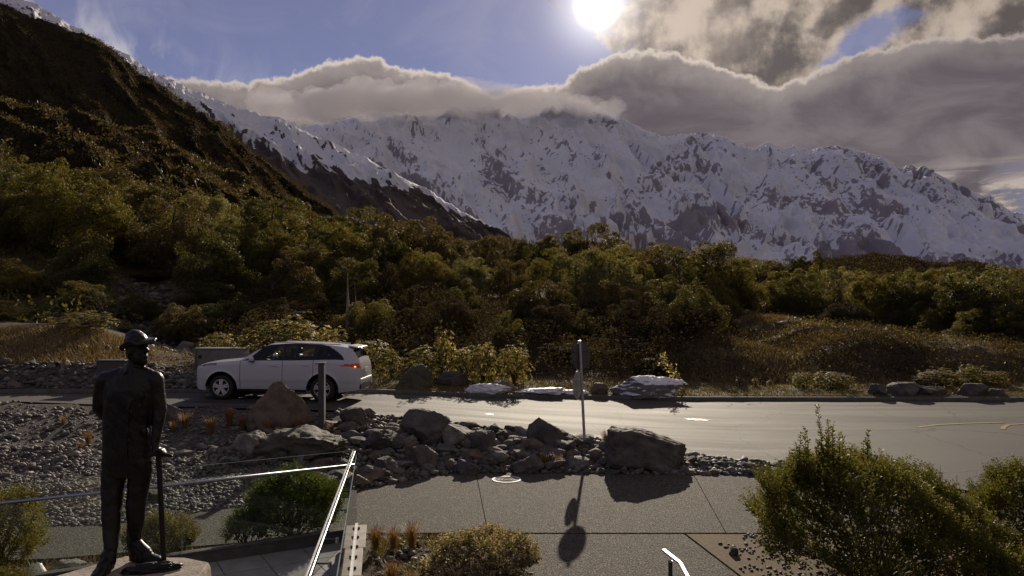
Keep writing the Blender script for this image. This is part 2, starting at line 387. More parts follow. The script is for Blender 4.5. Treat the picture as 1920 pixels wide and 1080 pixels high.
def terrain_snow(name, snow=(.80, .81, .86), rock=(.085, .076, .078), rock2=(.15, .135, .13), scale=.02, lo=.42, hi=.56, nk=(.55, .35)):
    m, b = mat_new(name)
    v = b.n('ShaderNodeTexCoord').outputs['Object']
    a = b.n('ShaderNodeAttribute', attribute_name='rock').outputs['Fac']
    n = b.noise(v, scale, 9, .68, .3); n2 = b.noise(v, scale * 4.3, 6, .65)
    f = b.step(b.m('ADD', a, b.m('MULTIPLY_ADD', n, nk[0], b.m('MULTIPLY_ADD', n2, nk[1], -.5 * (nk[0] + nk[1])))), lo, hi)
    rc = b.mix(n2, rock, rock2)
    col = b.mix(f, snow, rc)
    finish(b, principled(b, col, .8, .1, 0, bump(b, b.m('ADD', n, b.m('MULTIPLY', n2, .5)), .8, .35 / scale))); return m
def terrain_bush(name, c1, c2, c3, scale=.08):
    m, b = mat_new(name)
    v = b.n('ShaderNodeTexCoord').outputs['Object']
    n = b.noise(v, scale, 8, .62, .4); n2 = b.noise(v, scale * 6, 7, .68); vv = b.vor(v, scale * 5)
    a = b.n('ShaderNodeAttribute', attribute_name='rock').outputs['Fac']
    col = b.mix(b.step(n, .35, .65), c1, c2); col = b.mix(b.step(b.m('ADD', a, b.m('MULTIPLY_ADD', n2, .5, -.25)), .45, .75), col, c3)
    finish(b, principled(b, col, .95, .05, 0, bump(b, b.m('ADD', b.m('MULTIPLY', n2, .8), b.m('MULTIPLY', vv, -.5)), 1.0, .5 / scale))); return m
#@@STRUCTURE
# ------------------------------------------------------------------ the lie of the land
def ip(x, pts):
    p = np.array(pts, float); return np.interp(x, p[:, 0], p[:, 1])
Y_PATH = [(-60, 12), (-12, 13.3), (-8.7, 13.67), (-7, 13.83), (-5.1, 15.07), (-3.6, 15.9), (-1.55, 17.85), (0, 18.0), (5.8, 17.7), (8, 16.6), (12, 14.2), (20, 11), (60, 6)]
Y_NEAR = [(-60, 24.4), (-14, 23), (-11, 22.6), (-4.5, 21.9), (.5, 20.5), (2.3, 20.0), (4.2, 19.1), (6, 18.4), (8, 17.1), (10, 15.6), (13, 13.9), (20, 11.2), (60, 6.2)]
Z_NEAR = [(-60, 1.1), (-14, .95), (-11, .9), (-4.5, .85), (.5, .5), (2.3, .4), (4.2, .2), (6, .1), (8, .05), (13, 0), (60, 0)]
Y_FAR = [(-60, 25.4), (-16, 25.0), (-9.9, 25.4), (-4.5, 26.3), (-1, 26.9), (6.3, 28), (18, 28.3), (60, 28.6)]
Z_FAR = [(-60, 1.0), (-16, .95), (-9.9, .92), (-4.5, .81), (-1, .6), (6.3, .35), (18, .30), (60, .3)]
def H(x, y, fine=True):
    x = np.asarray(x, float); y = np.asarray(y, float)
    yp, yn, zn, yf, zf = (ip(x, p) for p in (Y_PATH, Y_NEAR, Z_NEAR, Y_FAR, Z_FAR))
    yn = np.maximum(yn, yp + .02)
    tb = np.clip((y - yp) / (yn - yp), 0, 1); tb = tb * .75 + tb ** 2 * .25
    z = zn * tb
    tr = np.clip((y - yn) / (yf - yn), 0, 1)
    z = z + (zf - zn) * tr
    d = np.maximum(y - yf, 0)
    wl = 1 - sstep(x, -13.5, -8.5); wr = sstep(x, 2, 12)
    left = .62 * sstep(d, .15, 1.7) + .9 * sstep(d, 1.7, 6) * sstep(-x, 9, 18) + .02 * np.minimum(d, 60)
    mid = .035 * np.minimum(d, 6) + .14 * np.clip(d - 6, 0, 22)
    right = .04 * np.minimum(d, 3) + (1.45 + .45 * np.sin(x * .33 + 1) + .25 * np.sin(x * .9)) * sstep(d, 3.6 + .5 * np.sin(x * .5), 7.6) * (1 - .55 * sstep(x, 15, 23)) + .024 * np.clip(d - 6, 0, 34) + .006 * np.clip(d - 40, 0, 100)
    z = z + (.12 * sstep(d, .12, .2)) + left * wl + (1 - wl) * (mid * (1 - wr) + right * wr)
    hill = .18 * np.maximum(0, -x - 5 + (y - 60) * .25) * sstep(y, 32, 60)
    hill = 90 * (1 - np.exp(-hill / 90)) 
    z = z + hill + 40 * sstep(y, 500, 3400)
    # the stony gully behind the road
    gx = -12.5 - (y - 30) * .5; g = np.exp(-((x - gx) / 1.9) ** 2) * sstep(y, 29, 34) * (1 - sstep(y, 50, 56))
    z = z - g * 1.0
    if fine:
        a = sstep(d, .6, 6)
        z = z + a * (.16 * fbm(x * .22, y * .22, 4) + .10 * sstep(y, 40, 60) * fbm(x * .5 + 9, y * .5, 3))
        z = z + a * wr * .50 * (ridged(x * .10 + 4, y * .26 + 2, 4) - .4)
        b = tb * (1 - tb) * 4 * (y > yp) * (y < yn)
        z = z + b * .10 * fbm(x * .8, y * .8, 3)
    return z
def h1(x, y): return float(H(x, y))
def stony(x, y):
    yp, yn, yf = ip(x, Y_PATH), ip(x, Y_NEAR), ip(x, Y_FAR); d = y - yf
    s = sstep(y - yp, -.05, .05) * (1 - sstep(y - yn, -.15, 0))
    s = np.maximum(s, (1 - sstep(x, -11.5, -9.5)) * sstep(d, .1, .2) * (1 - sstep(d, 1.5, 2.2)))
    gx = -12.5 - (y - 30) * .5
    return np.maximum(s, np.exp(-((x - gx) / 1.5) ** 2) * sstep(y, 30, 33) * (1 - sstep(y, 49, 54)))

xs = np.concatenate([-45 - np.geomspace(.6, 7000, 60)[::-1], np.arange(-45, 45.01, .3), 45 + np.geomspace(.6, 7000, 60)])
ys = np.concatenate([np.linspace(-60, 2.5, 12), np.arange(3, 62, .25), 62 + np.geomspace(.4, 7000, 110)])
X, Y = np.meshgrid(xs, ys, indexing='ij')
Z = H(X, Y)
yp, yn, yf = ip(X, Y_PATH), ip(X, Y_NEAR), ip(X, Y_FAR)
Z = Z - .06 * (Y < yp) - .06 * ((Y > yn) & (Y < yf + .2))
me = mesh_np('ground', np.stack([X, Y, Z], -1).reshape(-1, 3), grid_faces(len(xs), len(ys)), GROUND, True, {'stony': stony(X, Y).ravel()})
tag(link('ground', me), kind='structure')

# road: one sheet from near edge to far kerb
rx = np.arange(-60, 60.01, .4); tv = np.linspace(0, 1, 26)
RX, TV = np.meshgrid(rx, tv, indexing='ij')
RY = ip(RX, Y_NEAR) + TV * (ip(RX, Y_FAR) - ip(RX, Y_NEAR))
RZ = ip(RX, Z_NEAR) + TV * (ip(RX, Z_FAR) - ip(RX, Z_NEAR)) + .012 * fbm(RX * .4, RY * .4, 3)
fr = sstep(RX - ip(RY, [(10, 6.5), (18, 6.6), (20, 7.9), (22, 9.4), (23.2, 12.5), (24, 16), (25, 60), (40, 90)]), -.04, .04)
tag(link('road', mesh_np('road', np.stack([RX, RY, RZ], -1).reshape(-1, 3), grid_faces(len(rx), len(tv)), ROAD, True, {'fresh': fr.ravel()})), kind='structure')
def road_z(x, y):
    t = (y - ip(x, Y_NEAR)) / (ip(x, Y_FAR) - ip(x, Y_NEAR)); return float(ip(x, Z_NEAR) + t * (ip(x, Z_FAR) - ip(x, Z_NEAR)) + .012 * fbm(x * .4, y * .4, 3))

def strip(name, xs_, yfun, zfun, w, h, mat, kind='structure', side=1):
    """a kerb: a square section swept along a line"""
    V = []
    for x in xs_:
        y, z = yfun(x), zfun(x)
        for dy, dz_ in ((0, -.12), (0, h), (w * side, h), (w * side, -.12)): V.append((x, y + dy, z + dz_))
    n = len(xs_); Fq = grid_faces(n, 4, True)
    me = mesh_np(name, V, [Fq, [[0, 1, 2, 3], [4 * n - 1, 4 * n - 2, 4 * n - 3, 4 * n - 4]]], mat)
    return tag(link(name, me), kind=kind)
strip('far_kerb', np.arange(-60, 60.1, .75), lambda x: float(ip(x, Y_FAR)), lambda x: float(ip(x, Z_FAR)), .15, .12, CONC_D)
strip('near_kerb', np.arange(1.5, 7.6, .5), lambda x: float(ip(x, Y_NEAR)), lambda x: float(ip(x, Z_NEAR)), .12, .03, CONC, side=-1)

# footpath slabs, divided by open joints
footpath = tag(empty('footpath'), kind='structure')
def poly_slab(name, pts, z0, z1, mat, parent=None):
    bm = bmesh.new(); vs = [bm.verts.new((x, y, z1)) for x, y in pts]; f = bm.faces.new(vs)
    r = bmesh.ops.extrude_face_region(bm, geom=[f]); ev = [v for v in r['geom'] if isinstance(v, bmesh.types.BMVert)]
    bmesh.ops.translate(bm, vec=(0, 0, z0 - z1), verts=ev); bmesh.ops.recalc_face_normals(bm, faces=bm.faces)
    return link(name, bm_mesh(name, bm, mat), parent)
YJ = 13.36
def path_far(x): return float(ip(x, Y_PATH)) + .06 * math.sin(x * 3.1) * .5
joints = [(-16, -16), (-11.2, -11.4), (-8.05, -8.05), (-4.75, -4.45), (-.80, -.40), (4.02, 3.56), (7.6, 6.9), (12.5, 11)]   # x at far edge, x at near edge
def near_y(x): return float(ip(x, [(-20, 11.6), (-7, 12.0), (-4.6, 12.75), (-2.4, YJ), (30, YJ)]))
g_ = .007
for (f0, n0), (f1, n1) in zip(joints, joints[1:]):
    fx = np.linspace(f0 + g_, f1 - g_, 14); nx = np.linspace(n1 - g_, n0 + g_, 10)
    poly_slab('slab', [(x, min(path_far(x), 18.2)) for x in fx] + [(x, near_y(x) + .02) for x in nx], -.2, .004, PATH, footpath)
poly_slab('slab', [(-.62, YJ - .03), (2.85, YJ - .03), (3.19, 11.3), (3.75, 8.2), (4.6, 5), (.9, 5), (.55, 8.2), (.15, 11.0)], -.2, -.004, PATH, footpath)

# ------------------------------------------------------------------ mountains
def range_mesh(name, ridge, foot, nu, nv, amp, freq, skew, mat, seed, conc=1.0, jag=3.0, rockf=None, back=.35, vpow=1.0, jfreq=1.0, fine=.0, octs=6, og=.52):
    ridge = np.array(ridge, float); foot = np.array(foot, float)
    px = np.linspace(ridge[0, 0], ridge[-1, 0], nu)
    def pts(tab):
        py = np.interp(px, tab[:, 0], tab[:, 1]); d = np.interp(px, tab[:, 0], tab[:, 2])
        return np.stack([(px - 960) / F * d, d, CZ - (py - HY) / F * d], -1)
    A = pts(ridge); Bf = pts(foot)
    s = np.concatenate([[0], np.cumsum(np.linalg.norm(np.diff(A[:, :2], axis=0), axis=1))])
    k = s * freq * jfreq
    A[:, 2] += jag * (fbm(k * 3 + seed, k * 0 + seed, 5, .6) + .6 * ridged(k * 5 + seed, k * 0 + 3.3, 3) - .3)
    nb = max(4, int(nv * .12)); v = np.concatenate([np.linspace(-back, 0, nb + 1)[:-1], np.linspace(0, 1, nv) ** vpow])
    U, Vv = np.meshgrid(np.arange(nu), v, indexing='ij'); S = s[:, None] + 0 * Vv
    Vp = np.clip(Vv, 0, 1)
    P = A[:, None, :] * (1 - Vp[..., None]) + Bf[:, None, :] * Vp[..., None]
    zf = (1 - Vp) ** conc; P[..., 2] = Bf[:, None, 2] + (A[:, None, 2] - Bf[:, None, 2]) * zf
    L = np.linalg.norm(A[:, :2] - Bf[:, :2], axis=1).mean()
    nbk = Vv < 0
    P[..., 1] += np.where(nbk, -Vv * L, 0); P[..., 2] -= np.where(nbk, -Vv * (A[:, None, 2] - Bf[:, None, 2]) * .9, 0)
    a_ = S * freq - skew * Vv; b_ = Vv * L * freq
    w1 = fbm(a_ * 1.3 + seed, b_ * 1.3, 3) * .35
    D = ridged(a_ + w1 + seed, b_ * .38 + w1 + seed, octs, og) - .45 + .22 * fbm(a_ * 2 + 5, b_ * 2, octs - 1, og)
    tap = sstep(Vp, 0, .10) * .96 + .04
    fade = 1 - .6 * sstep(Vp, .8, 1)
    D = (D + fine * (fbm(a_ * 11, b_ * 9, 4, .6) + .6 * np.abs(fbm(a_ * 26, b_ * 22, 2)))) * amp * tap * fade
    n_ = np.array([0, -.62, .78]); P = P + D[..., None] * n_
    gs = np.gradient(D, axis=0) / np.maximum(np.gradient(S, axis=0), 1e-3)
    rk = rockf(px[:, None] + 0 * Vv, Vp, gs, D / amp, a_, b_) if rockf else 0 * Vp
    me = mesh_np(name, P.reshape(-1, 3), grid_faces(nu, len(v)), mat, True, {'rock': rk.ravel()})
    return tag(link(name, me), kind='structure')

T_RANGE = terrain_snow('snow_range', rock=(.25, .225, .24), rock2=(.42, .38, .41), scale=.034, lo=.40, hi=.56, nk=(.6, .6))  # rock paled towards the snow: the veil of distance put into its colour
T_RIDGE = terrain_snow('snow_ridge', rock=(.085, .070, .064), rock2=(.15, .125, .11), scale=.03)
T_BUSH = terrain_bush('mountain_bush', (.040, .034, .018), (.056, .046, .023), (.082, .064, .032), .05)
T_BUSH2 = terrain_bush('mountain_bush_far', (.026, .021, .012), (.036, .028, .015), (.055, .042, .024), .022)
def rock_range(px, v, gs, D, a, b):
    w1 = fbm(a * 1.3 + 3.7, b * 1.3, 3) * .35
    spur = ridged(a + w1 + 3.7, b * .38 + w1 + 3.7, 2, .4); fl = np.gradient(spur, axis=0); fl = fl / (np.abs(fl).std() * 2.2 + 1e-9)     # the shaded flanks of the great spurs carry the crags
    cl = fbm(a * .9 + 3, b * .9 + 8, 3, .5)
    hf = .95 * fbm(a * 11 + 2, b * 9, 6, .72) + .25 * fbm(a * 4, b * 4, 3)
    low = sstep(v, .35, .9) * (.35 + .65 * sstep(px, 950, 1300)); up = (1 - sstep(v, .10, .5)) * (1 - sstep(px, 1150, 1420))
    base = .12 + .30 * np.clip(fl, -1, 1) + .75 * cl + .20 * low - .30 * up
    base = base + .30 * sstep(px, 1080, 1220) * sstep(v, .55, .8) * (1 - sstep(px, 1250, 1420)) - .60 * sstep(px, 1650, 1740) * sstep(v, .40, .52) * (1 - sstep(v, .66, .80)) + .25 * sstep(px, 1500, 1560) * (1 - sstep(px, 1700, 1760)) * sstep(v, .7, .85)
    return base - .03 + .68 * hf
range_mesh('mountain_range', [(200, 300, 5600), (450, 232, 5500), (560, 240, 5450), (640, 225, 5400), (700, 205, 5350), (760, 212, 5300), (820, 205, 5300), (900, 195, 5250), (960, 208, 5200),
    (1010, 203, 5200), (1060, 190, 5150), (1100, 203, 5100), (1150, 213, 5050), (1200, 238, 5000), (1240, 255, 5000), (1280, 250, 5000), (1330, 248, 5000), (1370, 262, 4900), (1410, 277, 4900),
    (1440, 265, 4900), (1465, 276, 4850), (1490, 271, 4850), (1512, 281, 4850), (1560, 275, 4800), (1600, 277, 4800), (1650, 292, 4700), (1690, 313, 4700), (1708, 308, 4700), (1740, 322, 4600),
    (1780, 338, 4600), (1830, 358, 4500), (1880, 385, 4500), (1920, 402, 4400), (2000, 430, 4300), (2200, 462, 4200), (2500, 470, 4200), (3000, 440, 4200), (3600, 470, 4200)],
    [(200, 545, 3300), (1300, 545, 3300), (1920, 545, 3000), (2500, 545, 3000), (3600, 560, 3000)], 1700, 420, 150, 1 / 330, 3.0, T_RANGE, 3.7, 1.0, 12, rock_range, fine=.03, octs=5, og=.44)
def rock_ridge(px, v, gs, D, a, b):
    lim = np.interp(px, [-300, 0, 150, 300, 430, 520, 620, 700, 780, 860, 940], [.17, .17, .17, .19, .25, .38, .38, .29, .15, .06, .02])
    st = ridged(a * 4, b * 1.0 + 4, 5, .6) - .5 + .5 * fbm(a * 10, b * 5, 4, .6)
    return .06 + .30 * np.clip(gs * 1.2, -1, 1) + 1.15 * sstep(v - lim - .06 * st, -.10, .12) + .2 * np.clip(D, -1, 1) + .75 * st
range_mesh('mountain_ridge', [(-500, -330, 2300), (-300, -230, 2250), (-100, -90, 2200), (20, -8, 2150), (60, 4, 2150), (120, 38, 2100), (200, 80, 2100), (280, 130, 2050), (340, 158, 2000), (400, 184, 2000), (450, 204, 1950),
    (520, 219, 1950), (560, 240, 1900), (620, 267, 1900), (680, 294, 1850), (740, 324, 1800), (800, 354, 1800), (860, 393, 1750), (945, 437, 1700), (1040, 485, 1650), (1150, 540, 1600)],
    [(-500, 440, 1150), (400, 480, 1150), (945, 520, 1250), (1150, 560, 1300)], 700, 220, 40, 1 / 150, 1.6, T_RIDGE, 9.1, 1.0, 5, rock_ridge, vpow=1.3, octs=5, og=.45)
def lit_crests(px, v, gs, D, a, b):
    st = fbm(a * 9, b * 9, 5, .6)
    return .22 + .75 * np.clip(D, -1, 1) + .3 * sstep(.10 - v, 0, .1) + .45 * st  # crests and ridge top take the paler bush colour, grazing sun painted in
range_mesh('mountain_spur', [(-600, -330, 1050), (-200, -110, 1000), (0, 5, 950), (100, 45, 930), (175, 72, 920), (215, 95, 910), (260, 135, 900), (320, 172, 890), (370, 205, 880), (415, 232, 870), (460, 275, 860),
    (520, 322, 850), (600, 385, 830), (700, 445, 820), (820, 530, 800)],
    [(-600, 380, 520), (0, 430, 520), (500, 470, 540), (820, 560, 600)], 620, 260, 16, 1 / 95, 1.5, T_BUSH, 4.4, 1.0, 3, lit_crests, fine=.05)
range_mesh('hill_spur', [(-600, 20, 470), (-300, 120, 460), (0, 190, 450), (150, 214, 450), (260, 250, 450), (380, 300, 460), (480, 352, 470), (560, 396, 480), (640, 440, 490), (760, 520, 500)],
    [(-600, 400, 190), (0, 420, 200), (300, 440, 220), (640, 475, 280), (760, 530, 320)], 620, 260, 11, 1 / 46, 1.5, T_BUSH, 7.9, 1.0, 2.2, lit_crests, fine=.05)
range_mesh('low_hill', [(1100, 556, 800), (1380, 520, 800), (1500, 498, 800), (1560, 485, 800), (1640, 479, 800), (1700, 484, 790), (1740, 494, 780), (1775, 497, 760), (1800, 491, 760), (1835, 493, 760), (1880, 506, 750), (1960, 522, 750), (2300, 520, 750), (3000, 515, 750)],
    [(1100, 575, 560), (3000, 575, 560)], 420, 80, 3, 1 / 90, .4, T_BUSH2, 2.2, 1.0, 1.0, lambda px, v, gs, D, a, b: .25 + .2 * fbm(a * 9, b * 9, 3), jfreq=1.6)

# ------------------------------------------------------------------ air
def haze():
    bm = bmesh.new(); bmesh.ops.create_cube(bm, size=1)
    bmesh.ops.scale(bm, vec=(30000, 24000, 1900), verts=bm.verts); bmesh.ops.translate(bm, vec=(0, 2000, 880), verts=bm.verts)
    m, b = mat_new('haze_air')
    v = b.n('ShaderNodeVolumePrincipled'); v.inputs['Color'].default_value = (.93, .93, 1, 1); v.inputs['Density'].default_value = HAZE_DENSITY; v.inputs['Anisotropy'].default_value = .35
    o = b.n('ShaderNodeOutputMaterial'); b.t.links.new(v.outputs[0], o.inputs['Volume'])
    tag(link('haze', bm_mesh('haze', bm, m)), kind='stuff')
if HAZE_DENSITY > 0: haze()

# the cloud that spills over the middle summits: a heap of lumps, filled with thin even mist
def summit_cloud():
    rs = np.random.RandomState(6); bm = bmesh.new()
    for i in range(110):
        px = 430 + 760 * rs.beta(1.5, 1.7); t = (px - 430) / 760; d = rs.uniform(4500, 5000)
        yc = float(np.interp(px, [430, 560, 700, 850, 1000, 1130, 1330], [206, 200, 190, 188, 196, 206, 215])) + rs.normal() * 9
        r = rs.uniform(18, 44) * (1 - 1.35 * abs(t - .45) ** 1.5) / F * d
        bmesh.ops.create_icosphere(bm, subdivisions=2, radius=1, matrix=Matrix.Translation(at(px, yc, d)) @ Matrix.Diagonal((r * 1.7, r * 1.3, r * .8, 1)))
    me = bpy.data.meshes.new('cloud'); bm.to_mesh(me); bm.free(); o = bpy.data.objects.new('cloud_raw', me); COL.objects.link(o)
    md = o.modifiers.new('r', 'REMESH'); md.mode = 'VOXEL'; md.voxel_size = 16; sm_ = o.modifiers.new('s', 'SMOOTH'); sm_.iterations = 6
    out = bpy.data.meshes.new_from_object(o.evaluated_get(bpy.context.evaluated_depsgraph_get())); bpy.data.objects.remove(o); n = len(out.vertices)
    co = np.empty(n * 3, np.float32); out.vertices.foreach_get('co', co); co = co.reshape(-1, 3); nn = np.empty(n * 3, np.float32); out.vertex_normals.foreach_get('vector', nn); nn = nn.reshape(-1, 3)
    f = fbm(co[:, 0] / 130 + co[:, 1] / 400, co[:, 2] / 90, 5, .55) + .5 * fbm(co[:, 0] / 45, co[:, 2] / 40 + co[:, 1] / 90, 4); co += nn * (f * 30)[:, None]; out.vertices.foreach_set('co', co.ravel()); out.name = 'cloud'
    m, b = mat_new('cloud_mist'); v = b.n('ShaderNodeVolumePrincipled'); v.inputs['Color'].default_value = (.86, .82, .88, 1); v.inputs['Density'].default_value = CLOUD_DENSITY; v.inputs['Anisotropy'].default_value = .12
    oo = b.n('ShaderNodeOutputMaterial'); b.t.links.new(v.outputs[0], oo.inputs['Volume']); out.materials.clear(); out.materials.append(m)
    tag(link('cloud', out), kind='stuff')
CLOUD_DENSITY = .0024
summit_cloud()
#@@OBJECTS
# ------------------------------------------------------------------ vegetation builders
def unit(v): return v / np.maximum(np.linalg.norm(v, axis=1, keepdims=True), 1e-9)
def leaf_cards(C, N, size, rs, aspect=.55, tint=None, along=None):
    """diamond leaves centred at C facing N; along = preferred direction of the blade"""
    n = len(C); a = along if along is not None else rs.normal(size=(n, 3))
    N = unit(N); u = unit(a - N * (a * N).sum(1, keepdims=True)); w = np.cross(N, u)
    s = np.broadcast_to(np.asarray(size, float), (n,))[:, None]
    V = np.stack([C - u * s * .5, C + w * s * aspect * .5 + u * s * .08, C + u * s * .5, C - w * s * aspect * .5 + u * s * .08], 1).reshape(-1, 3)
    t = rs.rand(n) if tint is None else tint
    return V, np.arange(4 * n).reshape(n, 4), np.repeat(t, 4)
def lobes_crown(seed, Hh, W, base, nl, per, leaf, shape='dome', lr=(.20, .33), aspect=.6):
    rs = np.random.RandomState(seed); Cs, Ns, T = [], [], []
    h = Hh - base
    for i in range(nl):
        while True:
            p = rs.uniform(-1, 1, 3); p[2] = rs.uniform(0, 1)
            wz = {'dome': math.sqrt(max(0, 1 - max(0, p[2] * 1.05 - .1) ** 2)), 'cone': 1.05 - p[2], 'vase': .35 + .75 * p[2] * (1 - max(0, p[2] - .75) * 2)}[shape]
            r = math.hypot(p[0], p[1])
            if r < wz and (r > wz * .35 or rs.rand() < .4): break
        R_ = rs.uniform(*lr) * W * .5 * (1.25 - .5 * p[2])
        c = np.array([p[0] * (W * .5 - R_ * .6), p[1] * (W * .5 - R_ * .6), base + R_ * .5 + p[2] * (h - R_ * 1.4)])
        n = int(per * (R_ / (lr[1] * W * .5)) ** 1.6) + 20
        # leaves gather in sprays on the lobe's skin
        ns = max(6, n // 11); sd = unit(rs.normal(size=(ns, 3)) + [0, 0, .35])
        k = rs.randint(0, ns, n); d = unit(sd[k] + rs.normal(size=(n, 3)) * .22)
        rad = R_ * (rs.uniform(.72, 1.08, ns)[k] + rs.normal(size=n) * .07)
        Cs.append(c + d * rad[:, None] * [1, 1, .85]); Ns.append(d + rs.normal(size=(n, 3)) * .75)
        T.append(np.clip(rs.rand(ns)[k] * .55 + rs.rand(n) * .45, 0, 1))
    C, N, T = np.concatenate(Cs), np.concatenate(Ns), np.concatenate(T)
    C[:, 2] = np.maximum(C[:, 2], .05)
    return leaf_cards(C, N, leaf * rs.uniform(.7, 1.35, len(C)), rs, aspect, T)
def tube_path(pts, radii, seg=6):
    pts = [Vector(p) for p in pts]; V = []; n = len(pts)
    for i, p in enumerate(pts):
        d = (pts[min(i + 1, n - 1)] - pts[max(i - 1, 0)]).normalized(); q = d.to_track_quat('Z', 'Y')
        for k in range(seg):
            a = 2 * math.pi * k / seg; V.append(p + q @ Vector((math.cos(a) * radii[i], math.sin(a) * radii[i], 0)))
    Fq = [[i * seg + k, i * seg + (k + 1) % seg, (i + 1) * seg + (k + 1) % seg, (i + 1) * seg + k] for i in range(n - 1) for k in range(seg)]
    return [tuple(v) for v in V], Fq
def join(parts):
    V, Fq = [], []
    for v, f in parts:
        o = len(V); V += list(v); Fq += [[i + o for i in q] for q in f]
    return V, Fq
def trunk_mesh(seed, Hh, W, r, mat=None, nlimb=6, lean=.1, start=.12):
    rg = random.Random(seed); parts = []
    top = Vector((rg.uniform(-1, 1) * lean * Hh, rg.uniform(-1, 1) * lean * Hh, Hh * .8)); ctr = []
    for i in range(6):
        t = i / 5; ctr.append(Vector((top.x * t + rg.uniform(-.04, .04) * W, top.y * t + rg.uniform(-.04, .04) * W, top.z * t - .25 * (i == 0))))
    parts.append(tube_path(ctr, [r * (1.25 - .95 * i / 5) for i in range(6)], 7))
    for k in range(nlimb):
        t = start + (.75 - start) * k / max(1, nlimb - 1); j = min(4, int(t * 5)); p = ctr[j].lerp(ctr[j + 1], t * 5 - j); a = k * 2.4 + rg.uniform(-.5, .5)
        L = W * rg.uniform(.28, .44) * (1.15 - .5 * t); d = Vector((math.cos(a), math.sin(a), rg.uniform(.35, .9)))
        parts.append(tube_path([p, p + d * L * .5 + Vector((0, 0, .03 * L)), p + d * L + Vector((0, 0, .18 * L))], [r * .5, r * .34, r * .12], 5))
    V, Fq = join(parts); return mesh_np('trunk', V, Fq, mat or BARK, True)
def crown_mesh(name, *a, **k):
    V, Fq, T = lobes_crown(*a, **k); return mesh_np(name, V, Fq, L_OLIVE, False, {'tint': T})
KIND = {}
def kind(key, Hh, W, base, nl, per, leaf, shape, seed, r=.13, **kw):
    KIND[key] = (Hh, W, crown_mesh('crown', seed, Hh, W, base, nl, per, leaf, shape, **kw), trunk_mesh(seed + 50, Hh, W, r))
kind('dome1', 6.0, 6.4, .35, 52, 900, .112, 'dome', 1, lr=(.18, .30))
kind('dome2', 6.0, 5.6, .4, 46, 900, .11, 'dome', 2, lr=(.20, .32))
kind('dome3', 5.5, 6.8, .3, 66, 760, .11, 'dome', 3, lr=(.15, .25))
kind('cone1', 6.5, 4.4, .4, 46, 760, .105, 'cone', 4, lr=(.22, .34))
kind('cone2', 7.0, 4.8, .5, 46, 740, .105, 'cone', 5, lr=(.2, .34))
kind('loose1', 5.5, 5.4, .4, 38, 640, .125, 'vase', 6, lr=(.18, .30))
kind('loose2', 6.0, 5.2, .5, 42, 600, .125, 'vase', 7, lr=(.16, .27))
TONE = {'scrub': L_SCRUB, 'olive': L_OLIVE, 'dark': L_DARK, 'brown': L_BROWN, 'pale': L_PALE, 'gold': L_GOLD}
def set_mat(o, m):
    o.material_slots[0].link = 'OBJECT'; o.material_slots[0].material = m
TREES = []
def tree(key, tone, x, y, h, rz, wide=1.0, label='', group='', name='forest_tree', cat='tree', sink=.1):
    Hh, W, cm, tm = KIND[key]; s = h / Hh
    root = empty(name, (x, y, h1(x, y) - sink), rz); root.scale = (s * wide, s * wide, s)
    link('trunk', tm, root); set_mat(link('crown', cm, root), TONE[tone])
    tag(root, label, cat, group); TREES.append(root); return root
rt = random.Random(11)
SKYL = [(-200, 330), (0, 332), (100, 342), (200, 358), (300, 374), (420, 388), (520, 384), (600, 386), (660, 380), (740, 392), (800, 408), (900, 424), (1000, 424), (1100, 416), (1160, 424), (1200, 440), (1260, 428), (1330, 450), (1400, 480), (1480, 472), (1560, 484), (1640, 500), (1750, 500), (1840, 498), (2100, 508)]
def sky_y(px): return float(ip(px, SKYL))
def gully_x(d): return -12.5 - (d - 30) * .5
WHERE = [(60, "above the bank's end"), (210, 'behind the bronze statue'), (360, 'above the stony gully'), (480, 'above the car bonnet'), (600, 'above the car roof'), (720, 'above the car tail'),
         (840, 'above the tallest shrub'), (960, 'above the rounded shrub'), (1080, 'left of the sign'), (1190, 'right of the sign'), (1300, 'above the snowy boulder'), (1420, 'at the dry slope edge'),
         (1540, 'above the sunlit slope'), (1660, 'above the middle slope'), (1790, 'above the dark rocks'), (9999, 'beyond the right verge')]
def where(px): return next(t for lim, t in WHERE if px < lim)
TONEW = {'scrub': 'dark brown', 'olive': 'olive green', 'dark': 'dark green', 'brown': 'brownish', 'pale': 'pale grey-green', 'gold': 'golden green'}
SHAPEW = {'dome': 'round-topped', 'cone': 'pointed', 'loos': 'loose open'}
def forest(px, d, topy, row, tones, keys=('dome1', 'dome2', 'dome3', 'cone1', 'loose1', 'loose2', 'dome1', 'dome3'), hmin=1.6, wide=1.0, ht=None):
    x = (px - 960) / F * d
    h = ht or max(hmin, (CZ - (topy - HY) / F * d) - h1(x, d))
    k = rt.choice(keys); tn = rt.choice(tones)
    tree(k, tn, x, d, h * (1.04 if k[:4] == 'dome' else 1.1), rt.uniform(0, 6.28), wide * rt.uniform(.9, 1.15),
         f'{TONEW[tn]} {SHAPEW[k[:4]]} tree {row}, {where(px)}', 'forest trees behind the road')
MIX = ['olive', 'olive', 'dark', 'brown', 'brown', 'pale']
# middle block: four rows, front to back
def row(p0, p1, step, d0, d1, dy0, dy1, name, tones, **k):
    px = p0
    while px < p1:
        forest(px + rt.uniform(-.2, .2) * step, rt.uniform(d0, d1), sky_y(px) + rt.uniform(dy0, dy1), name, tones, **k); px += step * rt.uniform(.8, 1.2)
row(520, 1330, 84, 37, 40, 125, 170, 'in the front row', ['scrub', 'dark', 'dark', 'scrub', 'olive'], wide=1.25)
row(500, 1350, 78, 43, 47, 72, 110, 'in the second row', ['brown', 'dark', 'olive', 'scrub'], wide=1.05)
row(520, 1390, 62, 51, 55, 26, 58, 'in the third row', MIX)
row(540, 1400, 46, 60, 66, -6, 22, 'on the skyline', MIX)
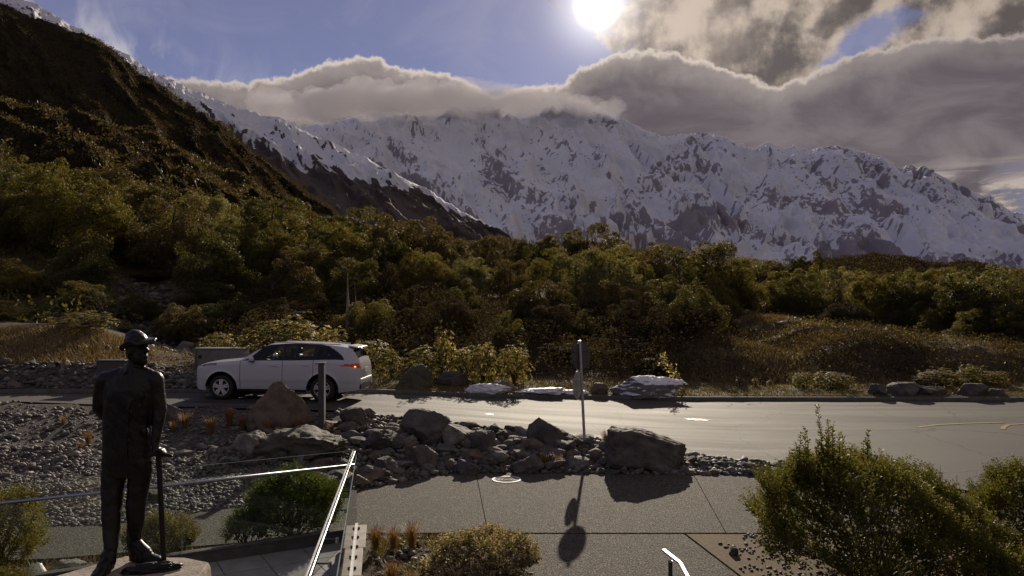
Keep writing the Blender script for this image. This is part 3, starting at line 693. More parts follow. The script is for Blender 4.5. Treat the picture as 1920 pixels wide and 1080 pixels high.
# left: forest climbing the foot of the mountain
for d, top in ((47, 4.6), (55, 5.4), (65, 5.6), (77, 5.4), (91, 5.6), (108, 5.6), (130, 5.8), (158, 6), (195, 6.4)):
    w = 4.6 * F / d; px = -90
    while px < 580:
        p = px + rt.uniform(-.25, .25) * w; dd = d * rt.uniform(.95, 1.05); x = (p - 960) / F * dd
        if not (dd < 51 and abs(x - gully_x(dd)) < 3.0) and not (dd < 50 and p < 60):
            forest(p, dd, 0, 'low on the slope' if d < 60 else 'halfway up the slope' if d < 100 else 'high on the slope', MIX + ['gold', 'dark', 'dark', 'olive'], ht=top * rt.uniform(.72, 1.15))
        px += w * rt.uniform(.72, 1.05)
# right: beyond the dry slope
row(1395, 1680, 58, 63, 68, 16, 50, 'in the low row', ['brown', 'olive', 'dark'])
row(1390, 1700, 46, 74, 82, 14, 36, 'in the middle row', MIX)
row(1385, 1990, 44, 90, 104, -4, 14, 'on the far row', MIX)
row(1630, 2010, 66, 57, 62, -2, 20, 'in the near dense row', ['olive', 'dark', 'olive', 'pale'], wide=1.0)
row(1735, 2010, 76, 50, 54, 20, 64, 'in the front dense row', ['olive', 'dark', 'dark', 'gold'])
for px_, d_, ty_, w_, k_, t_ in ((-20, 36, 560, 150, 'dome2', 'olive'), (70, 36, 598, 110, 'dome3', 'dark'), (255, 41, 545, 110, 'dome3', 'dark'), (160, 40, 520, 120, 'dome1', 'olive'), (345, 37, 560, 120, 'dome3', 'brown'), (395, 43, 520, 130, 'dome1', 'dark'), (230, 35.5, 612, 70, 'loose1', 'dark'), (300, 53, 505, 120, 'dome1', 'brown')):
    x_ = (px_ - 960) / F * d_; hh_ = CZ - (ty_ - HY) / F * d_ - h1(x_, d_); tree(k_, t_, x_, d_, hh_, rt.uniform(0, 6), (w_ / F * d_) / (KIND[k_][1] * hh_ / KIND[k_][0]), f'{TONEW[t_]} rounded bush ' + {-20: 'at the left edge above the grassy bank', 70: 'behind the left end of the grassy bank', 255: 'left of the gully stones behind the statue', 160: 'above the pale-tipped shrub on the bank', 345: 'right of the gully stones', 395: 'above the gully stones on the right', 230: 'low beside the gully stones, behind the statue', 300: 'closing the upper end of the stony gully'}[px_], 'bushes on the slopes', 'bush', 'bush', .05)
for px_ in range(1668, 2030, 50):
    forest(px_ + rt.uniform(-12, 12), float(ip(px_, [(1650, 56), (1920, 43.5)])) + rt.uniform(-1, 1), sky_y(px_) + rt.uniform(6, 46), 'at the slope edge', ['olive', 'dark', 'olive', 'gold'], wide=1.05)
for px_ in range(1760, 2030, 62):
    forest(px_ + rt.uniform(-12, 12), float(ip(px_, [(1650, 52), (1920, 41)])) + rt.uniform(-1, 1), sky_y(px_) + rt.uniform(52, 92), 'low at the slope edge', ['olive', 'dark', 'scrub'], wide=1.1)
def bush(key, tone, px, d, topy, wpx, label, group, cat='bush', name='bush'):
    x = (px - 960) / F * d; h = CZ - (topy - HY) / F * d - h1(x, d); Hh, W = KIND[key][:2]
    wd = (wpx / F * d) / (W * h / Hh); tree(key, tone, x, d, h, rt.uniform(0, 6.28), wd, label, group, name, cat, .05)
bush('dome3', 'scrub', 1588, 54, 560, 110, 'dark brown rounded bush alone on the dry slope', 'bushes on the slopes')
bush('dome3', 'dark', 1300, 41, 525, 130, 'dark rounded bush at the left edge of the dry slope', 'bushes on the slopes')
bush('dome2', 'dark', 1225, 33.5, 668, 100, 'low dark bush behind the snowy boulder', 'bushes on the slopes')
bush('loose1', 'scrub', 1150, 36, 650, 120, 'brown scrub behind the small verge stone', 'bushes on the slopes')
bush('dome1', 'olive', 20, 43, 478, 150, 'tall olive bush left of the bank shrub, cut by the picture edge', 'bushes on the slopes')
bush('dome3', 'brown', 75, 38, 575, 90, 'brown low bush between tall olive bush and bank shrub', 'bushes on the slopes')
bush('dome2', 'dark', 200, 44, 560, 150, 'dark bush above the bank shrub behind the statue', 'bushes on the slopes')
bush('dome3', 'dark', 430, 40, 560, 190, 'dark scrub bush above the grey roadside cabinet', 'bushes on the slopes')
bush('dome3', 'scrub', 560, 38, 560, 170, 'brown scrub bush above the white car roof', 'bushes on the slopes')
bush('loose1', 'scrub', 700, 36, 640, 140, 'brown scrub bush above the white car tail', 'bushes on the slopes')
bush('dome3', 'scrub', 800, 35, 650, 150, 'brown scrub between car tail and tall rosette shrub', 'bushes on the slopes')
bush('loose2', 'scrub', 1060, 35, 640, 130, 'brown scrub bush directly behind the round sign', 'bushes on the slopes')
for i, (px, d, ty, w) in enumerate(((1690, 46, 642, 60), (1745, 50, 628, 70), (1880, 42, 668, 70), (1915, 45, 640, 80), (1650, 47, 650, 50), (1480, 52, 612, 50), (1440, 55, 606, 46), (1830, 47, 640, 60))):
    bush(('dome3', 'loose1')[i % 2], ('scrub', 'dark')[i % 3 == 0], px, d, ty, w, 'low brown scrub bush ' + where(px) + (', high on the slope' if d > 48 else ', low on the slope'), 'bushes on the slopes')

# labels that came out alike get what tells them apart: their order from the left
from collections import defaultdict as _dd
_by = _dd(list)
for t_ in TREES: _by[t_['label']].append(t_)
ORD = ('leftmost', 'second', 'third', 'fourth', 'fifth', 'sixth')
for l_, ts in _by.items():
    if len(ts) > 1:
        ts.sort(key=lambda o: o.location.x / o.location.y); hs = [o.scale.z * 6 for o in ts]
        for i, o in enumerate(ts):
            if len(ts) == 2: o['label'] = l_ + (', taller one' if (hs[i] > hs[1 - i] * 1.12) else ', shorter one' if hs[i] * 1.12 < hs[1 - i] else (', left one', ', right one')[i])
            else: o['label'] = l_ + f', {ORD[min(i, 5)] if i < len(ts) - 1 else "rightmost"} of {len(ts)}'
_by.clear()
# ---- rosette shrubs beside the road: leaves in whorls at the shoot tips
def rosette_mesh(seed, Hh, W, n, leaf, per=10, inner=400, shape='dome'):
    rs = np.random.RandomState(seed); d = unit(rs.normal(size=(n, 3)) * [1, 1, .8] + [0, 0, .55])
    lump = 1 + .22 * np.sin(d[:, 0] * 5 + seed) * np.cos(d[:, 1] * 4 + seed * 2)
    rr = rs.uniform(.55, 1.0, n) ** .6 * lump
    tip = d * rr[:, None] * [W / 2, W / 2, Hh * .62] + [0, 0, Hh * .36]; tip[:, 2] = np.maximum(tip[:, 2], .06)
    k = np.repeat(np.arange(n), per); ax = unit(d + [0, 0, .6])[k]
    o = rs.normal(size=(len(k), 3)); o = unit(o - ax * (o * ax).sum(1, keepdims=True) * .8)
    C = tip[k] + o * leaf * .5; Nn = unit(ax + o * rs.uniform(-.2, .5, (len(k), 1)) + rs.normal(size=o.shape) * .25)
    tt = np.clip(rs.rand(n)[k] * .55 + rs.rand(len(k)) * .45, 0, 1)
    A = leaf_cards(C, Nn, leaf * rs.uniform(.75, 1.25, len(k)), rs, .48, tt, o)
    ci = unit(rs.normal(size=(inner, 3))) * rs.uniform(.2, .9, (inner, 1)) ** .5 * [W * .45, W * .45, Hh * .5] + [0, 0, Hh * .42]; ci[:, 2] = np.maximum(ci[:, 2], .05)
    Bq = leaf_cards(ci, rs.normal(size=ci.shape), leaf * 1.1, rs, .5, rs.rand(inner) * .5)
    V = np.concatenate([A[0], Bq[0]]); Fq = np.concatenate([A[1], Bq[1] + len(A[0])])
    stems = [tube_path([(0, 0, -.1), tuple(t * [.35, .35, .55]), tuple(t)], [.018, .013, .005], 5) for t in tip[rs.permutation(n)[:40]]]
    sv, sf = join(stems)
    return mesh_np('foliage', V, Fq, L_ROSE, False, {'tint': np.concatenate([A[2], Bq[2]])}), mesh_np('stems', sv, sf, BARK, True)
ROS = [rosette_mesh(1, 2, 2, 210, .125), rosette_mesh(2, 2, 2, 170, .13), rosette_mesh(3, 2, 2.0, 240, .115), rosette_mesh(4, 2, 1.2, 90, .13, inner=160)]
def shrub(v, px, d, topy, wpx, label, mat=None, group='broad-leaved shrubs along the far verge', name='shrub', basez=None):
    x = (px - 960) / F * d; z = h1(x, d) if basez is None else basez; h = CZ - (topy - HY) / F * d - z; w = wpx / F * d
    r = empty(name, (x, d, z), rt.uniform(0, 6.28)); r.scale = (w / 2, w / 2, h / 2)
    set_mat(link('foliage', ROS[v][0], r), mat or L_ROSE); link('stems', ROS[v][1], r)
    return tag(r, label, 'shrub', group)
for a in ((0, 160, 31.5, 582, 125, 'leafy shrub with pale leaf tips on the grassy bank behind the statue'), (3, 100, 33, 620, 60, 'small shrub at the left foot of the bank shrub'),
          (1, 408, 29.6, 618, 80, 'small pale shrub rising behind the grey roadside cabinet'), (3, 455, 29.2, 628, 46, "narrow pale shrub above the white car's bonnet"),
          (2, 545, 30.5, 586, 175, "largest pale shrub, directly behind the white car's roof"), (0, 620, 29.8, 612, 90, "pale shrub behind the white car's rear pillar"),
          (1, 690, 29.5, 632, 95, "pale shrub beside the white car's lit tail lamp"), (3, 735, 29.0, 652, 60, 'small shrub left of the tall mossy pyramid boulder'),
          (3, 832, 29.8, 607, 75, 'tallest upright rosette shrub of the verge, behind the mossy pyramid boulder'), (0, 795, 29.6, 648, 95, 'wide rosette shrub at the left foot of the tallest shrub'),
          (1, 868, 29.6, 648, 70, 'low shrub filling between tallest rosette shrub and the round one'), (1, 905, 29.6, 638, 66, 'shrub with pale top left of the rounded verge shrub'),
          (2, 965, 29.4, 641, 72, 'rounded dense verge shrub left of the round sign'), (3, 1388, 30.5, 706, 34, 'small round shrub, leftmost on the open verge'),
          (3, 1416, 30.6, 708, 26, 'tiny middle shrub of the leftmost verge trio'), (3, 1444, 30.8, 712, 24, 'thin tiny shrub, last of the leftmost verge trio'),
          (1, 1506, 30.5, 697, 48, 'small shrub left of the wider pale verge shrub'), (0, 1562, 30.5, 696, 84, 'wider pale verge shrub left of the dark rocks'),
          (2, 1762, 31, 690, 108, 'wide golden shrub behind the long dark rock'), (0, 1822, 31.2, 682, 60, 'taller golden shrub in the middle of the group behind the dark rocks'), (1, 1866, 31.2, 694, 56, 'golden shrub at the right end of the dark rocks')):
    shrub(*a)
# a leaning sapling beside the snowy boulder
def sapling(px, d, topx, topy, label):
    p0 = at(px, 728, d); p0.z = h1(p0.x, d); p1 = at(topx, topy, d); rs = np.random.RandomState(5)
    ctr = [p0.lerp(p1, t) + Vector((.10 * math.sin(t * 3), 0, 0)) for t in np.linspace(0, 1, 7)]
    r = empty('sapling', p0); V, Fq = tube_path([c - p0 for c in ctr], [.03 - .0035 * i for i in range(7)]); link('stem', mesh_np('stem', V, Fq, BARK_PALE, True), r)
    t = rs.rand(130) ** .8 * .9 + .1; C = np.array([tuple(p0.lerp(p1, float(q)) - p0) for q in t]) + rs.normal(size=(130, 3)) * .11
    V, Fq, T = leaf_cards(C, rs.normal(size=C.shape), .13, rs, .5); link('foliage', mesh_np('foliage', V, Fq, L_ROSE, False, {'tint': T}), r)
    tag(r, label, 'sapling')
sapling(1283, 29.5, 1240, 668, 'thin leaning sapling at the right end of the snowy boulder')
# pale bare trunks inside the forest
def bare(px, d, y0, y1, label):
    p0, p1 = at(px, y0, d), at(px + 4, y1, d); p0.z = h1(p0.x, d) - .1; o = empty('dead_tree', p0)
    V, Fq = tube_path([(0, 0, 0), (.05, 0, (p1.z - p0.z) * .5), (.02, 0, p1.z - p0.z)], [.09, .07, .03]); link('trunk', mesh_np('trunk', V, Fq, BARK_PALE, True), o); tag(o, label, 'dead tree')
bare(650, 36.5, 560, 488, 'pale bare trunk standing before the dark forest above the car tail'); bare(665, 36.8, 560, 530, 'shorter pale bare trunk right of the taller one above the car')

# ---- bare twiggy shrub on the left
def twigs(px, d, topy, wpx, n, label):
    x = (px - 960) / F * d; z = h1(x, d); h = CZ - (topy - HY) / F * d - z; w = wpx / F * d; rg = random.Random(3); parts = []
    for i in range(n):
        a = rg.uniform(0, 6.28); q = rg.uniform(.1, 1) ** .5 * w / 2; hh = h * rg.uniform(.6, 1)
        parts.append(tube_path([(math.cos(a) * q * .2, math.sin(a) * q * .2, -.1), (math.cos(a) * q * .55, math.sin(a) * q * .55, hh * .5), (math.cos(a) * q, math.sin(a) * q, hh)], [.022, .016, .006], 5))
    V, Fq = join(parts); o = link('bare_shrub', mesh_np('bare_shrub', V, Fq, BARK, True), None, (x, d, z)); tag(o, label, 'shrub')
twigs(205, 39.0, 528, 90, 22, 'bare twiggy shrub with pale stems above the shrub on the bank')

# ---- low near bushes of upright sprigs
def sprig_bush(seed, rx, rz, cz, n, leaf, L=(.14, .26), leaders=(), pernode=2, mat=None, flat=.0, stems=26, sm=None, stemr=.010, lower=-.25, inner=0, lop=0.0):
    """a crown of n upright sprigs, each a twig with small leaves; leaders = extra tall shoots (x, y, z0, z1)"""
    rs = np.random.RandomState(seed); C, A, S, T = [], [], [], []
    d = unit(rs.normal(size=(n, 3)) + [0, 0, .45]); d = d[d[:, 2] > lower]
    lump = 1 + .16 * np.sin(d[:, 0] * 6 + seed) * np.sin(d[:, 1] * 5 + 2 * seed) + .08 * np.sin(d[:, 0] * 13 + d[:, 2] * 9)
    base = d * (rs.uniform(.72, 1, len(d)) ** .5 * lump)[:, None] * [rx, rx * (1 - flat), rz] + [0, 0, cz]
    dirs = unit(d * .55 + [0, 0, .75] + rs.normal(size=d.shape) * .22)
    shoots = [(b - q * .08, q, rs.uniform(*L)) for b, q in zip(base, dirs)]
    for (x, y, z0, z1) in leaders: shoots.append((np.array([x, y, z0]), unit(np.array([[rs.normal() * .06, rs.normal() * .06, 1]]))[0], z1 - z0))
    tw = []
    for p, q, l in shoots:
        nn = max(4, int(l / (leaf * .62))); t = np.linspace(.1, 1, nn)
        hue = rs.rand()
        for j in range(pernode):
            ang = rs.rand() * 6.28 + np.arange(nn) * 1.57 + j * 3.14; ref = unit(np.cross(q, rs.normal(size=3))[None])[0]; r2 = np.cross(q, ref)
            out = np.cos(ang)[:, None] * ref + np.sin(ang)[:, None] * r2
            al = unit(out * .8 + q * .65); C.append(p + q * (t * l)[:, None] + al * leaf * .5); A.append(al); S.append(leaf * (1.1 - .45 * t) * (1.45 if l > .36 else 1)); T.append(np.full(nn, hue * .7) + rs.rand(nn) * .3)
        if l > .5: tw.append(tube_path([tuple(p), tuple(p + q * l)], [.008, .003], 4))
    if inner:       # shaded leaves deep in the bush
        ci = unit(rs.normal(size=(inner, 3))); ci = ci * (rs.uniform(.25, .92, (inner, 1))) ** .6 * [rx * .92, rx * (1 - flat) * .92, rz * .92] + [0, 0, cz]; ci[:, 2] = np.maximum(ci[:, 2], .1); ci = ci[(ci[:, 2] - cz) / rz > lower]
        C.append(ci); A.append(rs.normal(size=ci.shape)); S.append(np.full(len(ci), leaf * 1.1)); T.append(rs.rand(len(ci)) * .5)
    C, A, S, T = (np.concatenate(v) for v in (C, A, S, T))
    if lop: C[:, 2] = np.where((C[:, 0] > 0) & (C[:, 2] > .3), .3 + (C[:, 2] - .3) * (1 - lop * np.clip(C[:, 0] / rx, 0, 1.1) ** 1.4), C[:, 2])
    Nn = np.cross(A, rs.normal(size=A.shape)) + [0, 0, .3]
    V, Fq, T = leaf_cards(C, Nn, S, rs, .42, np.clip(T, 0, 1), A)
    fo = mesh_np('foliage', V, Fq, mat or L_NEAR, False, {'tint': T})
    for i in range(stems):
        e = base[rs.randint(len(base))] * [.92, .92, .9]; tw.append(tube_path([(rs.normal() * .06, rs.normal() * .06, -.05), tuple(e * [.5, .5, .5] + rs.normal(size=3) * .03), tuple(e)], [stemr * 1.5, stemr, stemr * .4], 5))
    V, Fq = join(tw); return fo, mesh_np('stems', V, Fq, sm or BARK, True)
def place_bush(meshes, loc, label, group=None, name='bush', cat='bush', rz=0, s=1.0):
    r = empty(name, loc, rz); r.scale = (s, s, s) if not hasattr(s, '__len__') else s
    link('foliage', meshes[0], r); link('stems', meshes[1], r); return tag(r, label, cat, group)
rl = random.Random(4)
lead = [(-1.02, 0, 1.55, 2.05), (-.86, .1, 1.55, 2.12), (-.72, .05, 1.6, 2.05), (-.60, 0, 1.6, 2.42), (-.52, .1, 1.6, 2.2), (-.64, -.1, 1.6, 2.1), (-.44, 0, 1.6, 2.05), (-.35, .1, 1.55, 2.0), (-.78, 0, 1.5, 1.95), (-.95, -.1, 1.45, 1.9),
        (-.08, 0, 1.6, 2.08), (-.02, .1, 1.55, 1.95), (-.18, 0, 1.5, 1.82), (.12, 0, 1.5, 1.84), (.28, .1, 1.4, 1.72), (.62, 0, 1.3, 1.68), (.68, .1, 1.3, 1.6), (.92, 0, 1.2, 1.62), (1.0, .1, 1.15, 1.5), (1.16, 0, 1.05, 1.5), (1.3, 0, .95, 1.25), (1.42, .1, .85, 1.2)]
lead2 = []
for x, y, a, b_ in lead:
    lead2.append((x, y, a - .35, b_))
    for k in range(3): lead2.append((x + rl.uniform(-.06, .06), y + rl.uniform(-.06, .06), a - .2, a + (b_ - a) * rl.uniform(.35, .8)))
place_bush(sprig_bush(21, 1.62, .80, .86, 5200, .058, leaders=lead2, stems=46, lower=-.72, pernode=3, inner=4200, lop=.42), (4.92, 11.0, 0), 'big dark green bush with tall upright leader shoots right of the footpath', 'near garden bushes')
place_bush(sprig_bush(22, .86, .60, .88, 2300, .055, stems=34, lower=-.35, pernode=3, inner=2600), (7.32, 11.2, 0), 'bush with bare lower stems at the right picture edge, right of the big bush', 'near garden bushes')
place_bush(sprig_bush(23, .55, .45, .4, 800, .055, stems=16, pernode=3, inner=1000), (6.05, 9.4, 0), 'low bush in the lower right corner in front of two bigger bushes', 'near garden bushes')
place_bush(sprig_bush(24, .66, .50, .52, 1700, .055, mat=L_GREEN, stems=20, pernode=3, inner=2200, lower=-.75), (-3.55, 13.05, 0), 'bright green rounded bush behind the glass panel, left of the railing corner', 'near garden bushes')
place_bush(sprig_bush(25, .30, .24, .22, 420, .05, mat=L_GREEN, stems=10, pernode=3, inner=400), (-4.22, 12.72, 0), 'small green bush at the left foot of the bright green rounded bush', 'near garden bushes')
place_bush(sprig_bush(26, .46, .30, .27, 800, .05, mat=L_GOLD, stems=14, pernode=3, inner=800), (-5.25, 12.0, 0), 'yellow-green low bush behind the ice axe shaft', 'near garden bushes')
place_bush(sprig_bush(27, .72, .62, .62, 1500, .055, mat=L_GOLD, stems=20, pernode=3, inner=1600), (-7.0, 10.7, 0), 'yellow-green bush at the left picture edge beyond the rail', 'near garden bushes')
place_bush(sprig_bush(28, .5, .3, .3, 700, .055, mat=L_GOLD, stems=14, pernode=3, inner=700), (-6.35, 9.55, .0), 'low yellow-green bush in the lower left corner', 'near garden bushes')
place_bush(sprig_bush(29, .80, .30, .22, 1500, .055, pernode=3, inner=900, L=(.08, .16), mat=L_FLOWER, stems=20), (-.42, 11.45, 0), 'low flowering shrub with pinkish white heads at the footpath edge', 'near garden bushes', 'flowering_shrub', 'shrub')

# ---- tussocks
def tussock_mesh(seed, n=150, Hh=.55, W=.5):
    rs = np.random.RandomState(seed); V, Fq = [], []
    for i in range(n):
        a = rs.rand() * 6.28; sp = rs.rand() ** .7 * W * .5; h = Hh * rs.uniform(.55, 1); w = .006
        o = np.array([math.cos(a), math.sin(a), 0]); sd = np.array([-o[1], o[0], 0]) * w; b = o * rs.rand() * .06
        pts = [b, b + o * sp * .35 + [0, 0, h * .6], b + o * sp * .85 + [0, 0, h * .92], b + o * sp * 1.25 + [0, 0, h * .80]]; k = len(V)
        for j, p in enumerate(pts[:3]): V += [p - sd * (1 - .25 * j), p + sd * (1 - .25 * j)]
        V.append(pts[3]); Fq += [[k, k + 1, k + 3, k + 2], [k + 2, k + 3, k + 5, k + 4]]; Fq.append([k + 4, k + 5, k + 6, k + 6])
    q = [f for f in Fq if f[2] != f[3]]; t3 = [f[:3] for f in Fq if f[2] == f[3]]
    return mesh_np('tussock', V, [q, t3], L_STRAW, False, {'tint': rs.rand(len(V))})
TUS = [tussock_mesh(i) for i in range(4)]
def tussock(px, py, d, hpx, label, mat=None, z=None):
    p = at(px, py, d); p.z = h1(p.x, d) if z is None else z; s = hpx / F * d / .5
    o = link('tussock', TUS[rt.randrange(4)], None, p, (0, 0, rt.uniform(0, 6)), s)
    if mat: set_mat(o, mat)
    return tag(o, label, 'tussock', 'straw-coloured grass tussocks')
for px, py, d, h, l in ((705, 1030, 12.5, 46, 'orange tussock right beside the timber capping, left of the row'), (738, 1028, 12.55, 40, 'middle orange tussock of the row at the footpath edge'), (772, 1030, 12.6, 48, 'orange tussock at the right end of the row on the footpath edge'),
    (655, 1010, 13.0, 26, 'small tussock seen through the glass by the railing corner'), (632, 1015, 12.9, 22, 'small tussock left of the timber capping behind the handrail'), (735, 1085, 10.9, 50, 'straw tussock in the garden bed left of the flat stone'), (770, 1090, 10.8, 34, 'green-tinged tussock beside the flat stone'),
    (1022, 878, 18.3, 30, 'small straw tussock left of the sign shadow on the stone bed'), (1046, 880, 18.25, 26, 'small straw tussock right at the sign shadow'), (1137, 830, 19.6, 32, 'straw tussock on the left end of the slab boulder'),
    (347, 800, 20.3, 34, 'rusty tussock on the stone bank right of the statue'), (325, 805, 20.0, 22, 'small rusty tussock beside the statue hand'), (395, 815, 19.7, 36, 'rusty tussock below the front wheel on the stone bank'), (430, 795, 20.4, 34, 'rusty tussock left of the pyramid boulder'),
    (455, 800, 20.2, 30, 'rusty tussock at the left foot of the pyramid boulder'), (500, 805, 19.8, 24, 'rusty tussock in front of the pyramid boulder'), (560, 800, 20.0, 26, 'rusty tussock between pyramid boulder and bollard'), (118, 790, 20.4, 18, 'small rusty tussock on the bank left of the statue'),
    (165, 820, 18.9, 26, 'rusty tussock on the bank at the statue elbow'), (150, 835, 18.4, 20, 'flat rusty tussock below the statue elbow'), (620, 800, 20.1, 20, 'small rusty tussock at the bollard foot')):
    tussock(px, py, d, h, l)

# ---- uncounted ground cover (stuff)
def blades(name, n, xr, yr, dens, hgt, mat, seed, width=.02, lean=.5):
    rs = np.random.RandomState(seed); x = rs.uniform(*xr, n); y = rs.uniform(yr[0], yr[1], n); k = rs.rand(n) < dens(x, y); x, y = x[k], y[k]; n = len(x)
    z = H(x, y); a = rs.rand(n) * 6.28; h = hgt * rs.uniform(.5, 1.2, n); w = width * (.6 + y / 40)
    b = np.stack([x, y, z - .02], 1); sd = np.stack([np.cos(a) * w, np.sin(a) * w, 0 * a], 1); t = b + np.stack([rs.normal(size=n) * lean * h, rs.normal(size=n) * lean * h, h], 1)
    V = np.stack([b - sd, b + sd, t], 1).reshape(-1, 3)
    return tag(link(name, mesh_np(name, V, np.arange(3 * n).reshape(n, 3), mat, False, {'tint': np.repeat(rs.rand(n), 3)})), kind='stuff')
def patch(x, y, s=.35, k=0): return .5 + 1.1 * fbm(x * s + k, y * s + 3 * k, 4)
def dfar(x, y): return y - ip(x, Y_FAR)
blades('verge_grass', 60000, (-8, 24), (26, 34), lambda x, y: (dfar(x, y) > .3) * (dfar(x, y) < 4.5) * np.clip(patch(x, y, .6) + .3, .1, 1), .09, L_VERGE, 1, .02)
blades('bank_grass', 30000, (-24, -8.8), (26.2, 34), lambda x, y: (dfar(x, y) > 1.9) * (dfar(x, y) < 6.5) * (1 - .9 * np.exp(-((x - gully_x(y)) / 2) ** 2)), .22, L_DRY, 2, .018)
blades('slope_grass', 230000, (4, 48), (31.5, 66), lambda x, y: np.clip(patch(x, y, .22, 2) * 1.6 - .1, .10, 1) * sstep(x - (y - 30) * .28, 2, 6) * (.75 + .25 * sstep(dfar(x, y), 6, 8)), .26, L_DRY, 3, .022)
def undergrowth(n, seed, xr, yr, dens, mat, size=.2, hh=.8, name='undergrowth'):
    rs = np.random.RandomState(seed); x = rs.uniform(*xr, n); y = rs.uniform(*yr, n); k = rs.rand(n) < dens(x, y); x, y = x[k], y[k]
    m = 9; x = np.repeat(x, m) + rs.normal(size=len(x) * m) * .28; y = np.repeat(y, m) + rs.normal(size=len(y) * m) * .28
    z = H(x, y, False) + hh * rs.rand(len(x)) ** 1.3 * np.clip(.4 + patch(x, y, .5, 5), .15, 1.3)
    V, Fq, T = leaf_cards(np.stack([x, y, z], 1), rs.normal(size=(len(x), 3)) + [0, -.2, .6], size * rs.uniform(.6, 1.3, len(x)), rs, .5)
    tag(link(name, mesh_np(name, V, Fq, mat, False, {'tint': T})), kind='stuff')
undergrowth(17000, 1, (-12, 15), (31.0, 50), lambda x, y: (1 - sstep(x - (y - 30) * .30, 4, 9)) * sstep(y - 31 - .02 * x, 0, 1.5), L_SCRUB, .115, 1.25)
undergrowth(2600, 7, (13, 38), (31.3, 43), lambda x, y: sstep(dfar(x, y), 3, 4.2) * (1 - sstep(dfar(x, y), 9, 13)), L_SCRUB, .12, .6)
undergrowth(1500, 8, (8, 38), (31.3, 46), lambda x, y: sstep(dfar(x, y), 3, 4.2) * np.clip(patch(x, y, .4, 4), 0, 1), L_OLIVE, .12, .5)
undergrowth(5200, 2, (-40, -7), (35, 62), lambda x, y: (1 - .97 * np.exp(-((x - gully_x(y)) / 3.2) ** 2)), L_DARK, .2, .8)
undergrowth(15000, 3, (5, 44), (31.5, 64), lambda x, y: np.clip(1.6 * patch(x, y, .28, 8) - .75 + .9 * sstep(dfar(x, y), 3, 4.5) * (1 - sstep(dfar(x, y), 7.5, 10)), 0, 1), L_SCRUB, .12, .55)
undergrowth(4200, 5, (15, 75), (64, 112), lambda x, y: (x < .72 * y) * (x > .26 * y), L_BROWN, .3, 1.6)
undergrowth(4500, 9, (40, 150), (44, 120), lambda x, y: (x > .70 * y), L_DARK, .45, 3.2)
undergrowth(5000, 10, (-260, -26), (38, 230), lambda x, y: (x < -.70 * y), L_DARK, .5, 3.2)
undergrowth(6000, 4, (-170, -14), (60, 230), lambda x, y: (x > -.72 * y), L_DARK, .5, 2.0)

def hillside_bush(src, n, size, mat, seed, name='hillside_scrub', um=(-160, 1010)):
    """knee-high scrub seen as texture on the mountain foot"""
    me = bpy.data.objects[src].data; k = len(me.vertices); co = np.empty(k * 3, np.float32); me.vertices.foreach_get('co', co); co = co.reshape(-1, 3); nr = np.empty(k * 3, np.float32); me.vertex_normals.foreach_get('vector', nr); nr = nr.reshape(-1, 3)
    u, w = co[:, 0] / co[:, 1] * F + 960, HY - (co[:, 2] - CZ) / co[:, 1] * F; ok = np.where((u > um[0]) & (u < um[1]) & (w < 530) & (w > -60) & (nr[:, 1] < .3))[0]
    rs = np.random.RandomState(seed); i = ok[rs.randint(0, len(ok), n)]; c = co[i] + rs.normal(size=(n, 3)) * size * [1.2, 1.2, .2]; keep = fbm(c[:, 0] / (size * 14), c[:, 2] / (size * 8) + c[:, 1] / (size * 20), 4) + rs.normal(size=n) * .4 > -.55; c = c[keep]; n = len(c)
    m = 4; c = np.repeat(c, m, 0) + rs.normal(size=(n * m, 3)) * size * .45 + [0, 0, size * .35]
    V, Fq, T = leaf_cards(c, rs.normal(size=(n * m, 3)) + [0, -.3, .6], size * rs.uniform(.5, 1.1, n * m), rs, .6)
    tag(link(name, mesh_np(name, V, Fq, mat, False, {'tint': T})), kind='stuff')
hillside_bush('hill_spur', 40000, 1.2, L_SCRUB, 1); hillside_bush('hill_spur', 16000, 1.5, L_BROWN, 2); hillside_bush('mountain_spur', 70000, 1.7, L_SCRUB, 3); hillside_bush('low_hill', 22000, 2.2, L_SCRUB, 4, um=(1300, 2000))
# ------------------------------------------------------------------ stones
def stone_mesh(seed, sub=2, cuts=7, rough=.10, flat=.62):
    rs = np.random.RandomState(seed); bm = bmesh.new(); bmesh.ops.create_icosphere(bm, subdivisions=sub, radius=1)
    pl = [(unit(rs.normal(size=(1, 3)))[0], rs.uniform(.50, .85)) for _ in range(cuts)]
    for v in bm.verts:
        p = np.array(v.co)
        for nrm, c in pl:
            dd = p @ nrm
            if dd > c: p = p - nrm * (dd - c) * .92
        p = p * (1 + rough * mn.noise(Vector(p * 1.7 + seed)) + rough * .5 * mn.noise(Vector(p * 4.1 + seed)))
        v.co = p * [1, rs.uniform(.99, 1.01), flat]
    me = bm_mesh('stone', bm, PEBBLE, seed % 3 == 0); 
    a = me.attributes.new('tint', 'FLOAT', 'POINT'); a.data.foreach_set('value', np.full(len(me.vertices), .5, dtype=np.float32)); return me
TONE['scrub'] = L_SCRUB
ST = [stone_mesh(i + 1, 1 if i < 8 else 2, 11, .10, (.5, .62, .72)[i % 3]) for i in range(16)]
for i, m_ in enumerate(ST):
    m_.materials.clear(); m_.materials.append((ROCK, ROCK_BROWN, ROCK, ROCK_DARK)[i % 4])
stone_bank = tag(empty('stone_bank'), kind='structure')
rs_ = np.random.RandomState(77)
cand = []
